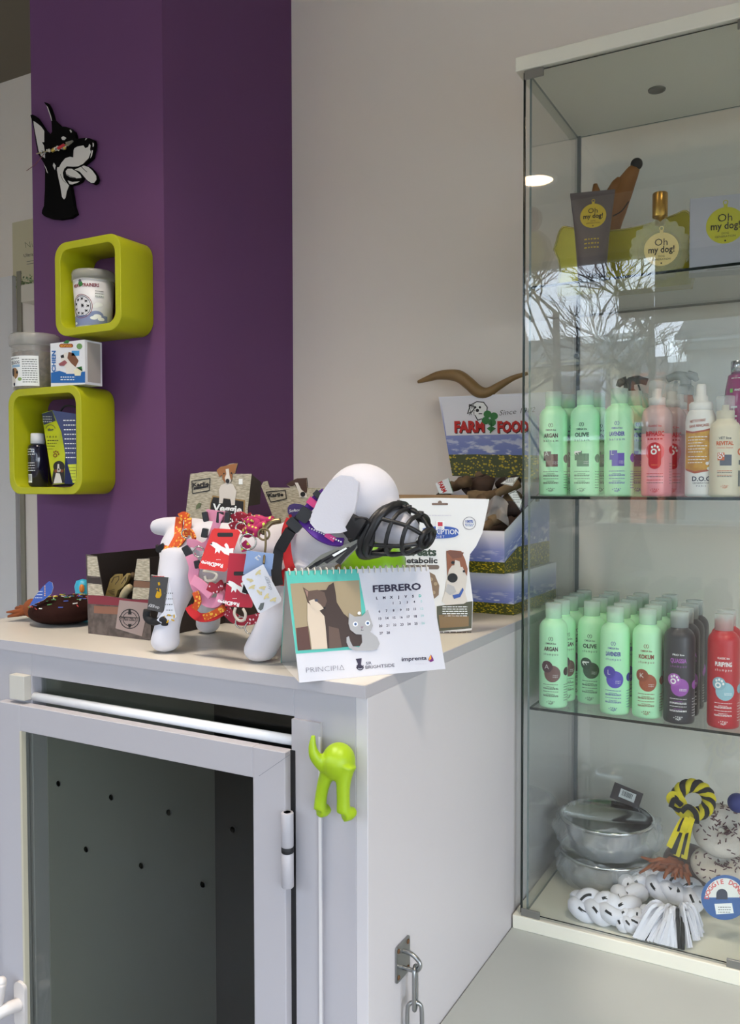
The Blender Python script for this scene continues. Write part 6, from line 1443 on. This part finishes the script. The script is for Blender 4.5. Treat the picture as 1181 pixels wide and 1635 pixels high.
b.poly(f2, pp(697, 968, 754, 960, 752.5, 1003, 698, 1008), c_('olive_band', 74, 74, 50), 1); b.poly(f2, pp(700, 982, 722, 981, 748, 984, 748, 1000, 702, 1003), c_('field_brown', 126, 100, 60), 2); b.lines(f2, 690, 752, -1010, 1.6, c_('dark_brown', 60, 44, 40), 1)
for k in range(5): b.lines(f2, 706, 746, -(969.5+3.6*k), 1.3, WINK, 2)
b.poly(f2, pp(705, 960, 710, 945, 712, 930, 716, 918, 713, 905, 716, 890, 724, 892, 736, 893, 745, 905, 745, 925, 742, 945, 746, 960, 740, 964, 712, 966), c_('dog_white2', 214, 206, 196), 3)
b.poly(f2, pp(712, 880, 718, 878, 736, 880, 742, 893, 746, 908, 745, 920, 741, 912, 738, 905, 732, 905, 727, 902, 721, 903, 716, 910, 714, 920), c_('dog_brown2', 140, 80, 44), 4); b.poly(f2, pp(712, 880, 725, 879, 740, 882, 736, 890, 722, 892), c_('ear_brown', 112, 62, 36), 5)
b.poly(f2, pp(726, 894, 733, 896, 737, 915, 733, 930, 720, 928, 724, 908), c_('dog_white2', 214, 206, 196), 5); b.disc(f2, 722.5, -898, 3, KINK, 6, n=12, ry=2.4); b.disc(f2, 740, -912, 2, KINK, 6, n=10); b.disc(f2, 722, -922.5, 8, KINK, 6, n=18, ry=7.5); b.poly(f2, pp(714, 932, 724, 936, 728, 945, 718, 950, 710, 944), c_('shade_grey', 180, 178, 178), 5)
b.poly(f2, pp(722, 950, 732, 948, 738, 938, 739.5, 942, 734, 953, 724, 956), c_('collar_blue', 40, 80, 160), 7)
b.build('print', t, True)

# ---- printed farm boxes
MD1 = meadow('meadow_print'); GRC = mat('carton_grey_inside', (120, 108, 92), .8)
lx1, ly0 = W(820, 983, z=ZT).x, W(820, 983, z=ZT).y; ly1 = .955
lx0 = lx1-.25
def mbox(bb, x0, x1, y0, y1, z0, z1, top=None, m=MD1, z1b=None):
    z1b = z1b or z1
    bb.add([(x0, y0, z0), (x1, y0, z0), (x1, y0, z1), (x0, y0, z1)], [(0, 1, 2, 3)], m, False, [[(0, 0), (1.2, 0), (1.2, 1), (0, 1)]])
    bb.add([(x1, y0, z0), (x1, y1, z0), (x1, y1, z1b), (x1, y0, z1)], [(0, 1, 2, 3)], m, False, [[(.2, 0), (1.5, 0), (1.5, 1), (.2, 1)]])
    bb.add([(x0, y1, z0), (x0, y0, z0), (x0, y0, z1), (x0, y1, z1b)], [(0, 1, 2, 3)], m, False, [[(.2, 0), (1.5, 0), (1.5, 1), (.2, 1)]])
    bb.add([(x1, y1, z0), (x0, y1, z0), (x0, y1, z1b), (x1, y1, z1b)], [(0, 1, 2, 3)], m, False, [[(0, 0), (1, 0), (1, 1), (0, 1)]])
    bb.add([(x0, y0, z0), (x0, y1, z0), (x1, y1, z0), (x1, y0, z0)], [(0, 1, 2, 3)], GRC)
    if top: bb.add([(x0, y0, z1), (x1, y0, z1), (x1, y1, z1b), (x0, y1, z1b)], [(0, 1, 2, 3)], top)
    return bb
zl1 = W(817, 915, x=lx1).z if 0 else ZT+.084
t = thing('printed_carton', 'closed sky and meadow printed carton at the bottom of the farm box stack', 'box', ((lx0+lx1)/2, (ly0+ly1)/2, ZT))
mbox(B(), lx0, lx1, ly0, ly1, ZT+.0003, zl1, top=mat('carton_top', (226, 226, 232), .5)).build('box', t, True)
uc = W(805, 917, z=zl1); ux1, uy0 = uc.x, uc.y; ux1 = min(ux1, lx1-.002); ux0 = ux1-.245; uy1 = .945
uz0, uz1 = zl1+.0005, W(803, 848, y=uy0).z; uz2 = W(905, 770, x=ux1).z
t = thing('printed_carton', 'open sky and meadow printed display carton full of wood-like chews, on the closed carton', 'box', ((ux0+ux1)/2, (uy0+uy1)/2, uz0))
mbox(B(), ux0, ux1, uy0, uy1, uz0, uz1, z1b=uz2).build('tray', t, True)
b = B(); g = .0016; b.add([(ux0+g, uy0+g, uz1), (ux1-g, uy0+g, uz1), (ux1-g, uy0+g, uz0+.02), (ux0+g, uy0+g, uz0+.02)], [(3, 2, 1, 0)], GRC); b.add([(ux1-g, uy0+g, uz1), (ux1-g, uy1-g, uz2), (ux1-g, uy1-g, uz0+.02), (ux1-g, uy0+g, uz0+.02)], [(0, 1, 2, 3)], GRC); b.add([(ux0+g, uy0+g, uz1), (ux0+g, uy1-g, uz2), (ux0+g, uy1-g, uz0+.02), (ux0+g, uy0+g, uz0+.02)], [(3, 2, 1, 0)], GRC); b.add([(ux0+g, uy0+g, uz0+.045), (ux1-g, uy0+g, uz0+.045), (ux1-g, uy1-g, uz1+.03), (ux0+g, uy1-g, uz1+.03)], [(0, 1, 2, 3)], mat('chew_bed', (70, 52, 40), .9)); b.build('lining', t, True)
YH = uy1; fr = PX((0, YH, 0), (0, -1, 0)); hb = B()
P0 = [W(700, 634, y=YH), W(872, 626, y=YH), W(868, 765, y=YH), W(722, 760, y=YH)]
P0[1].x = min(P0[1].x, DX-.006); P0[2].x = min(P0[2].x, DX-.010)
hb.add(P0[::-1], [(0, 1, 2, 3)], MD1, False, [[(.15, -.04), (0.02, -.04), (0, 1), (1, 1)][i] if 0 else uv for i in range(1) for uv in [None]] if 0 else [[(1.0, .02), (0.04, .02), (0, 1.0), (1.1, 1.0)][i] for i in range(4)] and [[(1.0, .02), (1.05, 1.0), (0, 1.0), (.1, .02)]] if 0 else None)
hb.f.pop(); hb.mi.pop(); hb.sm.pop(); hb.uv.pop(); hb.v.clear()
hb.add([P0[3], P0[2], P0[1], P0[0]], [(0, 1, 2, 3)], MD1, False, [[(.1, .0), (1.0, .0), (1.05, 1.0), (0, 1.0)]])
hb.add([p+Vector((0, .003, 0)) for p in (P0[0], P0[1], P0[2], P0[3])], [(0, 1, 2, 3)], GRC)
hb.add([P0[0], P0[1], P0[1]+Vector((0, .003, 0)), P0[0]+Vector((0, .003, 0))], [(0, 1, 2, 3)], WINK); hb.add([P0[3], P0[0], P0[0]+Vector((0, .003, 0)), P0[3]+Vector((0, .003, 0))], [(0, 1, 2, 3)], WINK)
FRD = INK('farm_red', (196, 34, 26)); P5 = lambda *a: zc(600, 580, 3.717, a)
hb.poly(fr, P5((385, 205), (865, 192), (885, 420), (418, 430)), c_('header_white', 230, 230, 236), 1)
for dx, dy, m_, l_ in ((1.2, -1.4, KINK, 2), (0, 0, FRD, 3)):
    hb.text(fr, 'FARM', 749.5+dx, -689.5+dy, 17.5, m_, l_, w=48, bold=.05, rot=.02); hb.text(fr, 'FOOD', 819+dx, -689.5+dy, 17.5, m_, l_, w=50, bold=.05, rot=.02)
for k in range(4):
    a = .5+PI/2*k; c0 = (782+7.5*math.cos(a), -668+7.5*math.sin(a)); hb.poly(fr, [(c0[0]+6.4*math.cos(2*PI*i/16)*1.0, c0[1]+6.0*math.sin(2*PI*i/16)) for i in range(16)], GRN, 5)
hb.line(fr, pp(783, 670, 785, 682, 783, 691), 2.4, GRN, 5)
hb.poly(fr, pp(777, 684, 784, 680, 792, 684, 784, 690), GRN, 5)
hb.poly(fr, P5((560, 250), (600, 228), (640, 232), (662, 262), (655, 290), (640, 320), (605, 335), (590, 310), (555, 295), (545, 270)), WINK, 4)
for a in ((545, 300, 560, 250, 600, 228, 640, 232, 662, 262, 658, 290), (560, 250, 590, 262, 570, 290, 552, 296), (590, 310, 605, 338, 630, 330), (612, 300, 630, 300)): hb.line(fr, P5(*[(a[i], a[i+1]) for i in range(0, len(a), 2)]), 1.5, KINK, 5)
for (x, y, r) in ((590, 262, 2), (618, 262, 2), (603, 280, 2.8)): hb.disc(fr, 600+x/3.717, -(580+y/3.717), r, KINK, 5, n=10)
rnd = random.Random(4)
for k in range(30): x, y = rnd.uniform(552, 585), rnd.uniform(240, 300); hb.line(fr, P5((x, y), (x+rnd.uniform(-8, 8), y+rnd.uniform(3, 12))), .8, KINK, 5)
hb.text(fr, 'Since 1982', 826, -660.5, 8.5, KINK, 3, w=58, shear=.3, rot=.10, bold=-.01)
hb.build('header', t, True)
# chews in the display carton
WD = [mat('chew_wood%d' % i, c, .8, noise=.3, nscale=70, bump=.5) for i, c in enumerate(((104, 82, 56), (72, 52, 40), (122, 100, 72), (56, 40, 34)))]
def stick(i, label, a, c, y0, y1, r, m):
    pa, pb_ = W(a[0], a[1], y=y0), W(c[0], c[1], y=y1); 
    for p in (pa, pb_): p.x = max(min(p.x, ux1-.012), ux0+.008)
    t = thing('chew_stick', label, 'dog treat', pb_, 0, 'wood-like chews in the farm carton'); rnd = random.Random(i); P = [pa.lerp(pb_, k/5)+Vector((rnd.uniform(-1, 1), 0, rnd.uniform(-1, 1)))*r*.25 for k in range(6)]
    b = B(); b.tube(P, [r*rnd.uniform(.85, 1.12) for _ in range(6)], m, 12); b.build('stick', t, True)
stick(1, 'grey-brown forked chew at the left end of the display carton', (722, 778), (745, 768), .86, .80, .012, WD[0])
stick(2, 'broad dark brown chew in the middle of the display carton', (748, 782), (785, 776), .84, .86, .023, WD[1])
stick(3, 'short upright tan chew sticking up against the meadow picture', (764, 758), (780, 775), .90, .86, .008, WD[2])
stick(4, 'long tan chew with a cut end reaching the right edge', (780, 795), (828, 771), .76, .80, .0095, WD[2])
stick(5, 'dark chew lying low on the right of the carton', (782, 815), (822, 812), .72, .76, .018, WD[3])
stick(6, 'brown chew at the left front behind the treat pouch', (765, 800), (795, 790), .74, .78, .013, WD[0])
stick(7, 'pale chew lying across the front edge of the carton', (770, 842), (795, 828), .66, .70, .010, WD[0])
stick(8, 'small curved chew at the back left by the header', (735, 772), (775, 766), .90, .88, .014, WD[3])
stick(9, 'dark thick chew lying at the back right under the header', (800, 776), (826, 768), .90, .88, .016, WD[3])
stick(10, 'brown chew leaning on the dark ones in the right half of the carton', (800, 806), (826, 792), .78, .82, .015, WD[0])
stick(11, 'tan forked chew lying near the front right corner of the carton', (782, 832), (801, 818), .68, .74, .011, WD[2])
stick(12, 'dark brown chew filling the front left of the carton', (760, 826), (788, 816), .70, .74, .016, WD[1])
stick(13, 'grey-brown chew lying lengthwise under the upright tan one', (750, 795), (790, 792), .80, .80, .015, WD[2])
def tagc(label, quad, y, n, bars=True):
    def a_(bb, f):
        xs = [q[0] for q in quad]; ys = [q[1] for q in quad]; cx, cy = sum(xs)/4, sum(ys)/4
        S_ = lambda k: [(cx+(q[0]-cx)*k, -(cy+(q[1]-cy)*k)) for q in quad]
        bb.poly(f, S_(.94), INK('pine', (44, 64, 44)), 1); bb.poly(f, S_(.86), WINK, 2)
        for k in range(5): bb.lines(f, cx-(max(xs)-min(xs))*.25, cx+(max(xs)-min(xs))*.25, -(cy-(max(ys)-min(ys))*.3+(max(ys)-min(ys))*.12*k), .9, GINK, 3)
    return card('hang_tag', label, quad, y, WINK, a_, group='paper tags on the chews', n=n)
tagc('white paper tag with green edge curling over the chews beside the cabinet', [(799, 772), (812, 763), (828, 761), (818, 776)], .745, (.2, -.9, .3))
tagc('white barcode tag hanging at the right of the chews', [(811, 788), (823, 782), (834, 802), (830, 814)], .70, (.3, -.95, .1))
t, f = card('hang_tag', 'white tag with red letters at the left end of the chew carton', [(695, 772), (716, 763), (724, 788), (701, 788)], .80, WINK, lambda bb, f: (bb.text(f, 'FARM', 703, -779, 7, FRD, 1, w=18, bold=.05, rot=-1.1), bb.line(f, pp(716, 764, 723, 787), .8, GRN, 1)), group='paper tags on the chews')
t = thing('wrapper', 'crumpled clear wrapper lying on the front of the chews', 'wrapper', W(790, 828, y=.68))
b = B(); b.grid(lambda u, v: W(775+36*u, 805+34*v-14*math.sin(PI*u), y=.685)+Vector((0, .006*math.sin(9*u+5*v), .004*math.sin(11*v))), 10, 8, mat('wrapper_clear', (206, 200, 196), .2, alpha=.45)); b.build('film', t, True)
# ---- twisted horn lying on the header
HRN = mat('horn', (132, 104, 62), .45, noise=.25, nscale=35)
t = thing('horn', 'twisted brown goat horn in a wide V resting on the carton header', 'horn', W(775, 630, y=YH))
yh = YH+.003
P = smooth_path([W(667, 610, y=yh), W(682, 605, y=yh), W(702, 599, y=yh), W(730, 600, y=yh), W(748, 612, y=yh), W(763, 625, y=yh), W(778, 627, y=yh), W(795, 617, y=yh), W(818, 604, y=yh), W(842, 596, y=yh)], 5)
n = len(P); b = B(); b.tube(P, [.0035+.0115*min(1, (i/n)*3.0, (1-i/n)*2.2) for i in range(n)], HRN, 12); b.build('horn', t, True)
